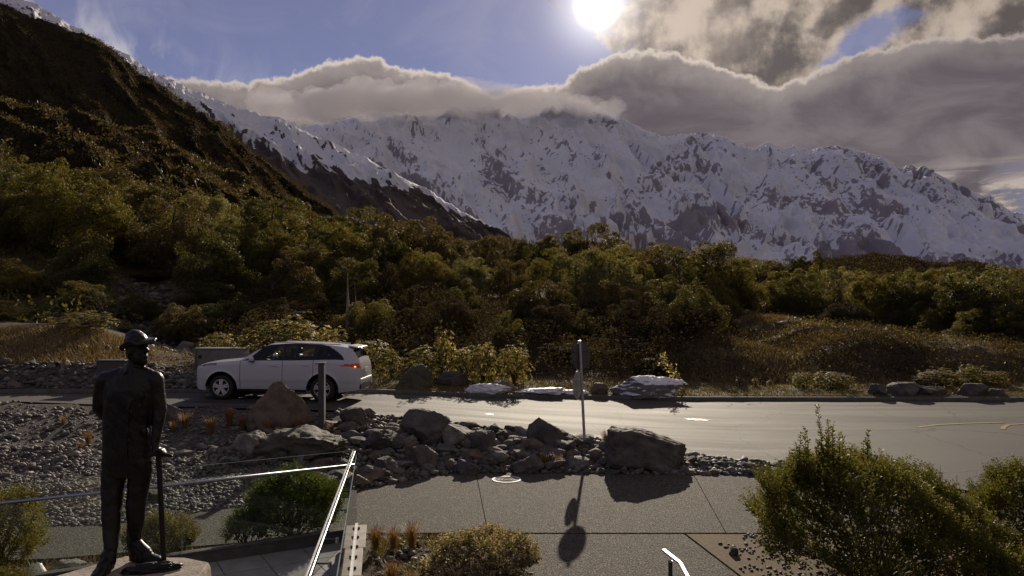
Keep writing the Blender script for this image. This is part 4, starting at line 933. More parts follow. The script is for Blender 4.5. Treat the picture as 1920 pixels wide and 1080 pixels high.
while len(cand) < 2600:
    x = rs_.uniform(-14.5, 6.2); yp_, yn_ = float(ip(x, Y_PATH)), float(ip(x, Y_NEAR)); t = rs_.rand()
    y = yp_ + (yn_ - yp_) * t
    if x < -4.2 and t < .42 + .1 * math.sin(x * 2): continue        # gravel, not stones
    if x < -4.2 and t > .86 and rs_.rand() < .7: continue
    r = float(np.exp(rs_.normal(-2.55, .45))); r = min(r, .30)
    if x < -4.2:
        r *= .72
        if rs_.rand() < .35: continue
    if any((x - a) ** 2 + (y - b_) ** 2 < (.62 * (r + c)) ** 2 for a, b_, c in cand[-900:]): continue
    cand.append((x, y, r))
while len(cand) < 2760:
    x = rs_.uniform(-4.3, 3.4); yp_, yn_ = float(ip(x, Y_PATH)), float(ip(x, Y_NEAR)); y = yp_ + (yn_ - yp_) * rs_.uniform(.12, .95); r = float(rs_.uniform(.14, .34))
    cand.append((x, y, r))
while len(cand) < 2800:
    x = rs_.uniform(-6.6, -3.6); cand.append((x, rs_.uniform(17.4, 21.0), float(rs_.uniform(.12, .30))))
cand.sort(key=lambda c: -c[2] / c[1])
def place_stone(x, y, r, k, parent, sink=.35):
    o = link('stone', ST[k], parent, (x, y, h1(x, y) + r * .62 * (1 - sink) * .6), (rs_.uniform(-.35, .35), rs_.uniform(-.35, .35), rs_.uniform(0, 6.28)), (r * rs_.uniform(.9, 1.5), r * rs_.uniform(.75, 1.1), r * rs_.uniform(.7, 1.1)))
    return o
for x, y, r in cand[:285]: place_stone(x, y, r, rs_.randint(16), stone_bank)
def pebbles(name, P, Rr, seed, parent=None, mat=None, flat=.6):
    rs = np.random.RandomState(seed); bm = bmesh.new(); bmesh.ops.create_icosphere(bm, subdivisions=1, radius=1); bv = np.array([v.co[:] for v in bm.verts]); bf = np.array([[v.index for v in f.verts] for f in bm.faces]); bm.free()
    n = len(P); q = rs.rand(n) * 6.28; sc = rs.uniform(.7, 1.35, (n, 3)) * [1, 1, flat]
    J = bv[None] * (1 + rs.normal(size=(n, len(bv), 1)) * .13) * sc[:, None] * np.asarray(Rr)[:, None, None]
    tx = rs.normal(size=n) * .3; c, s = np.cos(tx), np.sin(tx); J = np.stack([J[..., 0], J[..., 1] * c[:, None] - J[..., 2] * s[:, None], J[..., 1] * s[:, None] + J[..., 2] * c[:, None]], -1)
    c, s = np.cos(q)[:, None], np.sin(q)[:, None]; J = np.stack([J[..., 0] * c - J[..., 1] * s, J[..., 0] * s + J[..., 1] * c, J[..., 2]], -1)
    V = (J + np.asarray(P)[:, None]).reshape(-1, 3); Fq = (bf[None] + (np.arange(n) * len(bv))[:, None, None]).reshape(-1, 3)
    o = link(name, mesh_np(name, V, Fq, mat or PEBBLE, False, {'tint': np.repeat(np.clip(rs.rand(n) ** 1.4, 0, 1), len(bv))}), parent)
    return tag(o, kind='stuff')
rest = np.array(cand[285:]); pebbles('small_stones', np.stack([rest[:, 0], rest[:, 1], H(rest[:, 0], rest[:, 1]) + rest[:, 2] * .2], 1), rest[:, 2], 4, stone_bank)
def scatter(n, seed, xr, test, rr):
    rs = np.random.RandomState(seed); x = rs.uniform(*xr, n); yp_, yn_ = ip(x, Y_PATH), ip(x, Y_NEAR); t = rs.rand(n); y = yp_ + (yn_ - yp_) * t; k = test(x, y, t, rs.rand(n)); x, y = x[k], y[k]
    r = rs.uniform(*rr, len(x)); return np.stack([x, y, H(x, y) + r * .15], 1), r
P_, R_ = scatter(15000, 8, (-12, -3.6), lambda x, y, t, q: (t < .55) & (q < 1.15 - t), (.022, .055)); pebbles('gravel', P_, R_, 9)
P_, R_ = scatter(4500, 10, (-14, 6.2), lambda x, y, t, q: (t < .97), (.025, .065)); pebbles('bank_pebbles', P_, R_, 11)
# bank of stones behind the road, left
far_bank = tag(empty('far_stone_bank'), kind='structure')
rb = np.random.RandomState(31); pl, pr_ = [], []
for i in range(900):
    x = rb.uniform(-19, -8.9); d = rb.uniform(.2, 2.0) * (1 - sstep(x, -10.2, -8.8) * .5); y = float(ip(x, Y_FAR)) + d; r = float(np.exp(rb.normal(-2.6, .42)))
    pl.append((x, y, h1(x, y) + r * .2)); pr_.append(min(r, .26))
order = np.argsort(pr_)[::-1]
for i in order[:90]:
    x, y, z = pl[i]; r = pr_[i]; link('stone', ST[(3, 7, 11, 15, 1)[rb.randint(5)]], far_bank, (x, y, z + r * .1), (rb.uniform(-.4, .4), rb.uniform(-.4, .4), rb.uniform(0, 6.28)), (r * rb.uniform(.9, 1.4), r, r))  # mostly dark stone variants, the bank's shade put into their colour
pebbles('small_stones', np.array([pl[i] for i in order[110:]]), np.array([pr_[i] for i in order[110:]]), 32, far_bank)
# stones of the gully
gl_ = []
for i in range(420):
    y = rb.uniform(31, 52); x = gully_x(y) + rb.normal() * .8; gl_.append((x, y, h1(x, y) + .06))
pebbles('gully_stones', np.array(gl_), np.exp(rb.normal(-1.95, .45, 420)), 33)
# loose stones on the dry slope
gl_ = []
for i in range(260):
    y = rb.uniform(44, 62); x = rb.normal() * 4 + 14 + (y - 44) * .35; gl_.append((x, y, h1(x, y) + .05))
pebbles('slope_stones', np.array(gl_), np.exp(rb.normal(-1.8, .35, 260)), 34)

# ---- the boulders one can point at
def boulder(seed, px, pybase, d, wpx, hpx, mat, label, flat=1.0, cuts=9, depth=.8, rz=0, rough=.10, sub=5, verts=None, z=None, taper=0.0, name='boulder', box=False):
    w, h = wpx / F * d, hpx / F * d; rs = np.random.RandomState(seed); bm = bmesh.new(); (bmesh.ops.create_cube(bm, size=1.7), bmesh.ops.subdivide_edges(bm, edges=bm.edges[:], cuts=26, use_grid_fill=True)) if box else bmesh.ops.create_icosphere(bm, subdivisions=sub, radius=1)
    pln = [(unit((rs.normal(size=(1, 3)) * [1, 1, .8]))[0], rs.uniform(.50, .82)) for _ in range(cuts + 6)] + [(np.array([0, 0, 1.0]), .86)]
    V = []
    for v in bm.verts:
        p = np.array(v.co)
        if box: p = p * (.80 + .20 / max(.4, np.linalg.norm(p)))
        for nrm, c in pln:
            dd = p @ nrm
            if dd > c: p = p - nrm * (dd - c) * .95
        p = p * (1 + rough * mn.noise(Vector(p * 1.4 + seed)) + rough * .6 * mn.noise(Vector(p * 3.7 + seed)) + rough * .5 * mn.noise(Vector(p * 8 + seed)) + rough * .35 * mn.noise(Vector(p * 17 + seed)) + rough * .2 * mn.noise(Vector(p * 35 + seed)))
        if taper: k = 1 - taper * np.clip((p[2] + .6) / 1.5, 0, 1); p[0] *= k; p[1] *= k
        V.append(p)
    V = np.array(V); V[:, 2] = np.maximum(V[:, 2], -.45); lo, hi = V.min(0), V.max(0)
    V = (V - [(lo[0] + hi[0]) / 2, (lo[1] + hi[1]) / 2, lo[2]]) / (hi - lo) * [w, w * depth, h * 1.12]
    if verts: V = verts(V, w, h)
    for v, p in zip(bm.verts, V): v.co = p
    x = (px - 960) / F * d; zz = h1(x, d) if z is None else z
    o = link(name, bm_mesh(name, bm, mat, True), None, (x, d, zz - h * .12), (0, 0, rz)); return tag(o, label, 'boulder', 'boulders and rocks')
boulder(3, 524, 800, 20.6, 128, 84, ROCK_BROWN, 'tall brown pyramid-shaped boulder in front of the white car', taper=.6, rz=.3, depth=.75)
boulder(5, 562, 868, 18.4, 182, 48, ROCK_MOSS, 'wide low mossy outcrop behind the railing corner', depth=.7, rough=.2, cuts=12)
boulder(6, 470, 862, 18.3, 70, 40, ROCK, 'small grey boulder at the left end of the mossy outcrop')
def slab(V, w, h):
    t = V[:, 0] / w + .5; V[:, 2] *= np.interp(t, [0, .1, .3, .55, .8, 1], [.98, 1.06, 1.03, .92, .74, .60]); return V
boulder(8, 1213, 890, 18.35, 160, 72, ROCK_DARK, 'large dark slab boulder sloping down to the right beside the road', depth=.5, verts=slab, cuts=1, box=True)
boulder(9, 800, 820, 19.9, 100, 52, ROCK_DARK, 'large dark boulder at the top of the stone bed right of the car', rz=.5)
boulder(10, 1022, 842, 19.6, 70, 52, ROCK_DARK, 'dark rounded boulder left of the sign post', depth=.9)
boulder(11, 708, 836, 18.9, 74, 36, ROCK_DARK, 'dark boulder low in the stone bed right of the mossy outcrop', rz=1)
boulder(12, 790, 866, 18.3, 66, 42, ROCK_DARK, 'dark round boulder in the lower middle of the stone bed', depth=.9)
boulder(13, 862, 815, 19.8, 84, 32, ROCK, 'flat-topped grey boulder below the road edge in the stone bed', rz=.2)
boulder(14, 908, 838, 19.2, 56, 40, ROCK_DARK, 'dark wedge boulder between flat-topped and rounded boulders', rz=.6)
boulder(15, 728, 888, 17.6, 66, 30, ROCK_DARK, 'dark boulder at the footpath edge right of the railing corner')
boulder(16, 665, 795, 20.9, 56, 30, ROCK_DARK, "square dark rock behind the car's rear wheel shadow")
boulder(17, 700, 872, 17.2, 60, 22, ROCK_BROWN, 'flat brown stone right of the railing corner'); boulder(18, 665, 892, 16.6, 56, 22, ROCK_BROWN, 'flat pale-edged stone just beyond the railing corner')
boulder(19, 325, 778, 21.0, 52, 34, ROCK_DARK, 'dark rock on the bank right of the statue arm')
boulder(20, 880, 885, 17.95, 44, 26, ROCK, 'grey stone at the footpath edge left of the manhole cover'); boulder(21, 610, 905, 16.2, 66, 26, ROCK_MOSS, 'mossy low stone behind the bright green bush')
boulder(22, 990, 876, 18.1, 60, 30, ROCK_DARK, 'dark flat stone behind the manhole cover')
V_ = 28.0
boulder(23, 778, 735, 27.6, 66, 42, ROCK_MOSS, 'mossy pyramid boulder on the verge behind the car tail', taper=.6); boulder(24, 850, 722, 28.6, 70, 26, ROCK_DARK, 'dark low rock beside the mossy pyramid boulder')
boulder(25, 942, 728, 28.2, 54, 15, ROCK_BROWN, 'flat brown stone on the verge below the rounded shrub'); boulder(26, 1122, 735, 28.2, 36, 19, ROCK_BROWN, 'small brown stone between sign post and snowy boulder')
boulder(27, 1643, 749, 28.9, 36, 20, ROCK_DARK, 'small dark rock, leftmost of the dark verge rocks'); boulder(28, 1694, 749, 28.9, 66, 23, ROCK_DARK, 'large dark rock with sharp left end on the right verge', depth=.6)
boulder(29, 1746, 748, 29.0, 62, 15, ROCK_DARK, 'long low dark rock behind the sharp-ended one', depth=.6); boulder(30, 1822, 749, 29.0, 62, 21, ROCK_DARK, 'broad dark rock standing apart at the right of the verge rocks', depth=.6); boulder(31, 1866, 749, 29.0, 36, 11, ROCK_DARK, 'tiny low dark rock at the right end of the verge rocks')
boulder(32, 76, 1066, 10.9, 30, 34, SNOWP, 'white upright stone beside the lower left bush', z=.1); boulder(33, 128, 1058, 11.2, 62, 28, ROCK, 'grey rock behind the terrace wall, right of the white stone', z=.05)
boulder(34, 105, 1066, 10.8, 40, 18, ROCK_DARK, 'small dark rock between white stone and grey rock', z=.08); boulder(35, 145, 1064, 10.9, 44, 14, ROCK_MOSS, 'low mossy rock below the grey rock by the terrace wall', z=.08)
boulder(36, 780, 1072, 10.9, 42, 12, ROCK, 'flat pale stone in the garden bed left of the flowering shrub', z=.02); boulder(37, 702, 1075, 10.9, 26, 22, ROCK_DARK, 'dark block stone beside the timber capping', z=0); boulder(38, 1376, 1032, 12.2, 18, 13, ROCK_DARK, 'single dark stone on the bark mulch', z=.02)
boulder(39, 48, 934, 14.6, 14, 20, SNOWP, 'white stone on the gravel at the left picture edge', z=.1)
boulder(40, 290, 935, 15.2, 40, 22, ROCK_MOSS, 'low greenish rock on the gravel right of the ice axe')
# snow left lying on the verge
m_, b_ = mat_new('boulder_snowed'); v_ = b_.n('ShaderNodeTexCoord').outputs['Object']; ge = b_.n('ShaderNodeNewGeometry'); sx = b_.n('ShaderNodeSeparateXYZ'); b_.put(sx.inputs[0], ge.outputs['Normal'])
nz_ = b_.noise(b_.vmul(v_, (1, 1, 2.2)), 2.2, 8, .65, 1.2)
f_ = b_.step(b_.m('ADD', b_.m('MULTIPLY', sx.outputs[2], .45), nz_), .66, .78)
finish(b_, principled(b_, b_.mix(f_, (.16, .15, .15), (.74, .73, .78)), .7, .3, 0, bump(b_, nz_, .8, .15))); SNOWB = m_
boulder(41, 1214, 747, 28.3, 145, 36, SNOWB, 'large grey boulder streaked with snow on the verge', depth=.55, cuts=5, rough=.14, rz=0)
boulder(42, 1190, 749, 27.9, 60, 9, SNOWB, 'low snow-crusted rock at the left foot of the snowy boulder', depth=.6)
for i, (px, w, h, d) in enumerate(((915, 92, 17, 27.3), (1015, 104, 11, 27.6), (1075, 60, 7, 27.8))):
    boulder(50 + i, px, 745, d, w, h, SNOWP, ('thick heap of old snow left of the sign on the verge', 'long thin strip of old snow on the verge', 'thin snow remnant beside the sign post')[i], depth=.5, cuts=3, rough=.22, name='snow_heap')
#@@CONSTRUCTED
# ------------------------------------------------------------------ sculpting helper: overlapping solids fused into one skin
class Clay:
    def __init__(s): s.bm = bmesh.new()
    def ball(s, c, r, rot=None):
        r = r if hasattr(r, '__len__') else (r,) * 3
        m = Matrix.Translation(c) @ (rot.to_4x4() if rot else Matrix.Identity(4)) @ Matrix.Diagonal((*r, 1))
        bmesh.ops.create_icosphere(s.bm, subdivisions=3, radius=1, matrix=m); return s
    def limb(s, pts, rad, flat=None):
        for i in range(len(pts) - 1):
            a, b = Vector(pts[i]), Vector(pts[i + 1]); d = b - a
            bmesh.ops.create_cone(s.bm, cap_ends=True, segments=20, radius1=rad[i], radius2=rad[i + 1], depth=d.length, matrix=Matrix.Translation((a + b) / 2) @ d.to_track_quat('Z', 'Y').to_matrix().to_4x4())
        for p, r in zip(pts, rad): s.ball(p, r)
        return s
    def loft(s, secs, seg=28):
        """secs: (centre, half width x, half depth y); closed ends"""
        rings = []
        for c, a, b_ in secs: rings.append([s.bm.verts.new((c[0] + a * math.cos(t), c[1] + b_ * math.sin(t), c[2])) for t in [2 * math.pi * k / seg for k in range(seg)]])
        for q, r in zip(rings, rings[1:]):
            for k in range(seg): s.bm.faces.new((q[k], q[(k + 1) % seg], r[(k + 1) % seg], r[k]))
        f0 = s.bm.faces.new(rings[0][::-1]); f1 = s.bm.faces.new(rings[-1]); bmesh.ops.recalc_face_normals(s.bm, faces=s.bm.faces); return s
    def skin(s, name, mat, parent, voxel=.009, smooth=4, fold=0.0, fscale=9.0, origin=(0, 0, 0)):
        me = bpy.data.meshes.new(name); s.bm.to_mesh(me); s.bm.free()
        o = bpy.data.objects.new(name + '_raw', me); COL.objects.link(o)
        md = o.modifiers.new('r', 'REMESH'); md.mode = 'VOXEL'; md.voxel_size = voxel
        sm = o.modifiers.new('s', 'SMOOTH'); sm.iterations = smooth; sm.factor = .5
        dg = bpy.context.evaluated_depsgraph_get(); out = bpy.data.meshes.new_from_object(o.evaluated_get(dg)); bpy.data.objects.remove(o); out.name = name
        og = Vector(origin); n = len(out.vertices); co = np.empty(n * 3, np.float32); out.vertices.foreach_get('co', co); co = co.reshape(-1, 3)
        if fold:
            nn = np.empty(n * 3, np.float32); out.vertex_normals.foreach_get('vector', nn); nn = nn.reshape(-1, 3)
            f = fbm(co[:, 0] * fscale + co[:, 1] * 4, co[:, 2] * fscale * .8 + co[:, 0] * 5, 4); co = co + nn * (f * fold)[:, None]
        co = co - np.array(og); out.vertices.foreach_set('co', co.ravel()); out.materials.clear(); out.materials.append(mat)
        out.polygons.foreach_set('use_smooth', np.ones(len(out.polygons), bool)); out.update()
        return link(name, out, parent)

# ------------------------------------------------------------------ terrace: paved floor, low wall, glass balustrade, rails
A0, A1 = Vector((-7.4, 9.83)), Vector((-2.50, 12.66)); B0, B1 = Vector((-2.43, 12.55)), Vector((-1.30, 5.6))
TZ = .12
terrace = tag(empty('terrace_floor'), kind='structure')
def clip(poly, p, n):
    out = []
    for a, b in zip(poly, poly[1:] + poly[:1]):
        da, db = (a - p).dot(n), (b - p).dot(n)
        if da >= 0: out.append(a)
        if (da >= 0) != (db >= 0): out.append(a.lerp(b, da / (da - db)))
    return out
dA = (A1 - A0).normalized(); nA = Vector((dA.y, -dA.x)); dB = (B1 - B0).normalized(); nB = Vector((dB.y, -dB.x))
if nB.x > 0: nB = -nB
for i in range(-12, 14):
    for j in range(0, 13):
        c = A1 + dA * (i * .62 - .2) + nA * (j * .62 + .08)
        poly = [c, c + dA * .606, c + dA * .606 + nA * .606, c + nA * .606][::-1]
        if poly[0].y < 4.4 or c.x < -7.6: continue
        poly = clip(poly, B0, nB); poly = clip(poly, A0 + nA * .07, nA) if poly else poly
        if len(poly) < 3: continue
        o = poly_slab('tile', [(p.x, p.y) for p in poly], -.05, TZ + rt.uniform(-.0015, .0015), PAVER, terrace)
def wall_between(name, a, b, z0, z1, th, mat, label, cat):
    d = b - a; c = (a + b) / 2; r = empty(name, (c.x, c.y, z0), math.atan2(d.y, d.x))
    box_obj('wall_body', (0, 0, (z1 - z0) / 2 - .015), (d.length, th, z1 - z0 - .03), mat, r, None, .008); box_obj('coping', (0, 0, z1 - z0 - .015), (d.length + .02, th + .03, .03), mat, r, None, .006)
    return tag(r, label, cat)
wall_between('terrace_wall', A0, A1 + dA * .05, -.1, .30, .10, CONC_D, 'low dark wall along the far edge of the paved terrace', 'wall')
def pane(name, a, b, z0, z1, label, group):
    d = b - a; c = (a + b) / 2; r = empty(name, (c.x, c.y, z0), math.atan2(d.y, d.x)); h = z1 - z0
    box_obj('glass_sheet', (0, 0, h / 2), (d.length, .012, h), GLASS, r)
    box_obj('edge_strip', (0, 0, h + .002), (d.length, .012, .004), GLASS_EDGE, r)
    for s in (-1, 1): box_obj('edge_strip', (s * (d.length / 2 + .0025), 0, h / 2), (.004, .012, h), GLASS_EDGE, r)
    return tag(r, label, 'glass panel', group)
SEAM = Vector(((345 - 960) / F * 11.26, 11.26)); tS = (SEAM - A0).dot(dA) / (A1 - A0).length; SEAM = A0.lerp(A1, tS)
off = -nA * .02
pane('glass_panel', A0 + off, SEAM - dA * .01 + off, .30, 1.50, 'glass balustrade panel behind the statue legs, standing on the low wall', 'glass balustrade panels')
pane('glass_panel', SEAM + dA * .01 + off, A1 - dA * .04 + off, .30, 1.50, 'glass balustrade panel before the bright green bush, standing on the low wall', 'glass balustrade panels')
Bs = [B0.lerp(B1, t) for t in (0, .36, .70, 1)]
for k, l in enumerate(('glass balustrade panel at the far end of the timber capping, seen edge-on', 'glass balustrade panel in the middle of the timber capping, seen edge-on', 'glass balustrade panel at the near end of the timber capping, seen edge-on')):
    pane('glass_panel', Bs[k] + dB * .012, Bs[k + 1] - dB * .012, .40, 1.46, l, 'glass balustrade panels')
# timber capping under the second run, with its metal channel and bolts
cap = empty('timber_capping', (B0.x, B0.y, 0)); bmr = Matrix.Rotation(math.atan2(dB.y, dB.x), 3, 'Z'); Lb = (B1 - B0).length
q = 0.0; wd = [.26, .30, .26, .34, .28, .3]
for k in range(6):
    l = Lb / 6; m0 = dB * (k + .5) * l; sh = (.03, -.02, .02, .05, .01, .03)[k]
    box_obj('plank', (m0.x + nB.x * -sh, m0.y, .345), (l - .012, wd[k], .05), TIMBER, cap, bmr, .006)
    box_obj('side_board', (m0.x - nB.x * .0, m0.y, .19), (l - .012, wd[k] - .08, .258), TIMBER, cap, bmr)
m0 = dB * Lb / 2; box_obj('glass_channel', (m0.x, m0.y, .385), (Lb, .055, .03), ALU, cap, bmr)
for k in range(15):
    p = dB * (.25 + k * .46); 
    for s in (1,): tube_obj('bolt', (p.x + nB.x * -.028, p.y + nB.y * -.028, .385), (p.x - nB.x * .062, p.y - nB.y * .062, .385), .018, STEEL_D, cap)
tag(cap, 'weathered grey timber capping with a bolted metal channel under the glass', 'capping')
# rails
ra0, ra1 = Vector((A0.x, A0.y, 1.29)) + Vector((nA.x, nA.y, 0)) * .07, Vector((A1.x, A1.y, 1.29)) + Vector((nA.x, nA.y, 0)) * .07
rail = empty('handrail', (ra0 + ra1) / 2); c0 = (ra0 + ra1) / 2
bm = bmesh.new(); btube(bm, ra0 - c0, ra1 + Vector((dA.x, dA.y, 0)) * .03 - c0, .024, seg=16); bar = link('bar', bm_mesh('bar', bm, STEEL, True), rail)
for t in (.12, .38, .62, .88):
    p = ra0.lerp(ra1, t) - c0; w_ = Vector((nA.x, nA.y, 0)); tube_obj('bracket', p, p - w_ * .075, .010, STEEL, rail); tube_obj('bracket', p - w_ * .065, p - w_ * .078, .024, STEEL, rail)
tag(rail, 'silver tubular handrail running behind the statue legs along the glass', 'handrail', 'terrace rails')
offB = Vector((nB.x, nB.y, 0)) * .17
rb0 = Vector((-2.66, 13.55, 1.31)); rb1 = Vector((B1.x, B1.y, 1.29)) + offB; rb1.x = -1.66
c0 = (rb0 + rb1) / 2; rail = empty('handrail', c0); dr = (rb1 - rb0).normalized(); rot = dr.to_track_quat('X', 'Z').to_matrix()
box_obj('bar', (0, 0, 0), ((rb1 - rb0).length, .052, .05), STEEL_D, rail, rot, .012)
pr = rot @ Vector((0, -.018, .029)); box_obj('highlight_strip', pr, ((rb1 - rb0).length - .02, .014, .008), ALU, rail, rot)  # pale strip added as the highlight along the dark bar
for t in (.30, .37, .45, .60, .70, .88):
    p = rb0.lerp(rb1, t) - c0; e = p + Vector((-nB.x, -nB.y, 0)) * .15 + Vector((0, 0, -.03))
    tube_obj('bracket', p + Vector((0, 0, -.02)), e, .009, STEEL_D, rail); tube_obj('bracket', e - Vector((0, 0, .035)), e + Vector((0, 0, .015)), .021, STEEL, rail)
tag(rail, 'dark square handrail running towards the viewer beside the timber capping', 'handrail', 'terrace rails')
# stair rail at the lower edge
p0, p1 = at(1244, 1031, 9.2), at(1276, 1056, 8.75); r = empty('stair_rail', (p0.x, p0.y, 0)); o3 = Vector((p0.x, p0.y, 0))
dd = p1 - p0; box_obj('top_bar', (p0 + p1) / 2 - o3, (dd.length, .05, .022), STEEL, r, dd.to_track_quat('X', 'Z').to_matrix(), .006)
pp = at(1257, 1054, 8.95); tube_obj('post', (pp.x - o3.x, pp.y - o3.y, -.02), pp - o3, .024, STEEL_D, r); tube_obj('post_cap', pp - o3, pp - o3 + Vector((0, 0, .014)), .026, STEEL, r)
p2 = at(1302, 1105, 8.1); dd = p2 - p1; box_obj('lower_bar', (p1 + p2) / 2 - o3, (dd.length, .045, .02), ALU, r, dd.to_track_quat('X', 'Z').to_matrix(), .005)
p3 = Vector((p2.x, p2.y, .0)); tube_obj('post', p3 - o3, p2 - o3, .022, STEEL_D, r); tag(r, 'short steel handrail with a sunlit flat top at the lower edge by the path', 'handrail', 'terrace rails')
# beds beside the path
def bed(name, pts, z, mat):
    return tag(poly_slab(name, pts, z - .1, z, mat), kind='structure')
bed('mulch_bed', [(2.88, 13.28), (3.22, 11.25), (3.8, 8.0), (9, 8), (9.5, 12.6), (6.5, 13.25)], .012, BARKCHIP)
rsx = np.random.RandomState(3); n = 1500; bx = rsx.uniform(2.9, 6.5, n); by = rsx.uniform(9, 13.25, n); kk = bx > 2.95 + (13.3 - by) * .17; kk &= (fbm(bx * 1.3, by * 1.3, 3) + .9 * (bx - 3.4) + .25 * (12.4 - by) > .0); bx, by = bx[kk], by[kk]
pebbles('bed_pebbles', np.stack([bx, by, 0 * bx + .02], 1), rsx.uniform(.012, .034, len(bx)), 5)
def inbed(x, y): return (x > -2.2 + (12.5 - y) * .15) * (y < 13.25) * (x < .35 + (11 - y) * .2)
blades('bed_grass', 9000, (-2.4, .6), (9.2, 13.25), lambda x, y: inbed(x, y) * np.clip(patch(x, y, 1.2), 0, 1), .10, L_VERGE, 6, .010)
rsx = np.random.RandomState(9); bx = rsx.uniform(-2.2, .3, 500); by = rsx.uniform(9.5, 13.2, 500); kk = inbed(bx, by) > 0; pebbles('bed_stones', np.stack([bx[kk], by[kk], 0 * bx[kk] - .02], 1), rsx.uniform(.02, .07, kk.sum()), 6)
blades('wall_foot_grass', 5000, (-7.5, -2.6), (9.6, 13.2), lambda x, y: ((y - (A0.y + (x - A0.x) * dA.y / dA.x)) > .1) * (y < ip(x, [(-20, 11.5), (-7, 11.9), (-4.6, 12.7), (-2.4, 13.3)])), .10, L_DRY, 7, .010)
# manhole cover
c = at(950, 900, 17.3); r = empty('manhole_cover', (c.x, 17.3, 0)); bm = bmesh.new()
def ring(bm, r0, r1, z0, z1, seg=40):
    vs = [[bm.verts.new((rr * math.cos(t), rr * math.sin(t), z)) for t in [2 * math.pi * k / seg for k in range(seg)]] for rr, z in ((r0, z0), (r0, z1), (r1, z1), (r1, z0))]
    for a, b in zip(vs, vs[1:]):
        for k in range(seg): bm.faces.new((a[k], a[(k + 1) % seg], b[(k + 1) % seg], b[k]))
ring(bm, .27, .315, .0, .016); link('frame', bm_mesh('frame', bm, PAINT_W), r)
bm = bmesh.new(); bmesh.ops.create_cone(bm, cap_ends=True, segments=40, radius1=.262, radius2=.262, depth=.02, matrix=Matrix.Translation((0, 0, .003))); link('lid', bm_mesh('lid', bm, CONC), r)
for k, (a, b_) in enumerate(((.06, .085), (.13, .155), (.20, .225))): bm = bmesh.new(); ring(bm, a, b_, .0132, .020, 30); link('raised_ring', bm_mesh('raised_ring', bm, CONC_D), r)
tag(r, 'round pale manhole cover at the far edge of the footpath', 'manhole cover')

# ------------------------------------------------------------------ the road sign
d = 19.6; b0 = at(1097, 835, d); b0.z = h1(b0.x, d); tp = at(1087, 640, d); r = empty('road_sign', b0)
ax = tp - b0; tube_obj('pole', (0, 0, -.15), ax, .034, ALU, r, seg=14); tube_obj('pole_cap', ax, ax + Vector((0, 0, .02)), .038, STEEL, r)
def disc(name, c, rad, yaw, mat, back, dy):
    bm = bmesh.new(); rot = Matrix.Rotation(yaw, 4, 'Z') @ Matrix.Rotation(R(90), 4, 'X'); w = (rot @ Vector((0, 0, 1, 0))).to_3d()
    bmesh.ops.create_cone(bm, cap_ends=True, segments=40, radius1=rad, radius2=rad, depth=.012, matrix=Matrix.Translation(c) @ rot); dk = link(name, bm_mesh(name, bm, mat), r)
    for s in (-.35, .35):
        cc = c + Vector((0, 0, s * rad)); hw = rad * .93 * math.cos(math.asin(.35)); sd = Vector((math.cos(yaw), math.sin(yaw), 0)); nn = Vector((math.sin(yaw), -math.cos(yaw), 0))
        tube_obj('mounting_rail', cc - sd * hw + nn * .016, cc + sd * hw + nn * .016, .014, back, dk, seg=6)
    return dk
cd = at(1090, 668, d) - b0 + Vector((0, .075, 0)); disc('round_plate', cd, .34, R(44), SIGN_DARK, SIGN_DARK, 0)
cd = at(1087.5, 722, d) - b0 + Vector((-.04, .05, 0)); disc('round_plate', cd + Vector((-.02, -.02, 0)), .345, R(68), SIGN_BACK, ALU, 0)
tag(r, 'road sign pole with two round plates seen from behind', 'road sign')
# bollard
d = 20.5; x = (603 - 960) / F * d; z = h1(x, d); top = at(603, 682, d).z; r = empty('bollard', (x, d, z)); h = top - z
box_obj('post', (0, 0, h / 2 - .1), (.15, .15, h + .2), SIGN_DARK, r, None, .01); box_obj('lit_edge', (.083, -.02, h / 2), (.012, .15, h), ALU, r); box_obj('cap', (-.02, -.01, h + .014), (.24, .2, .03), SIGN_DARK, r, Matrix.Rotation(R(-4), 3, 'Y'), .006)  # pale strip on the right stands in for the sunlit edge
tag(r, 'tall square dark bollard post in front of the rear wheel of the car', 'bollard')
# grey cabinet beyond the car, dark box on the bank
d = 27.6; x0, x1 = (366 - 960) / F * d, (456 - 960) / F * d; zb = h1((x0 + x1) / 2, d) - .25; zt = at(400, 655, d).z; r = empty('cabinet', ((x0 + x1) / 2, d, zb)); w = x1 - x0; h = zt - zb
GREYC = simple('cabinet_grey', (.15, .145, .15), (.11, .105, .11), 4, .6, .3, bmp=.1)
box_obj('body', (0, .3, h / 2), (w, .6, h), GREYC, r, None, .015); box_obj('lid', (0, .3, h + .02), (w + .06, .66, .04), GREYC, r, None, .01)
tube_obj('round_vent', (-w / 2 + .17, -.012, h - .26), (-w / 2 + .17, .02, h - .26), .07, BLACKP, r); box_obj('dark_edge', (-w / 2 + .03, -.008, h / 2 - .02), (.06, .02, h - .06), SIGN_DARK, r)  # dark strip down the left edge of the front
tag(r, 'grey roadside cabinet with a round vent behind the bonnet of the white car', 'cabinet')
d = 25.95; x = (207 - 960) / F * d; zb = h1(x, d) - .1; zt = at(207, 677, d).z; r = empty('dark_box', (x, d, zb)); box_obj('body', (0, .2, (zt - zb) / 2), (.9, .4, zt - zb), SIGN_DARK, r, None, .02); box_obj('lid', (0, .2, zt - zb + .015), (.96, .46, .03), SIGN_DARK, r, None, .008)
tag(r, 'dark metal box on the stone bank behind the statue shoulder', 'box')
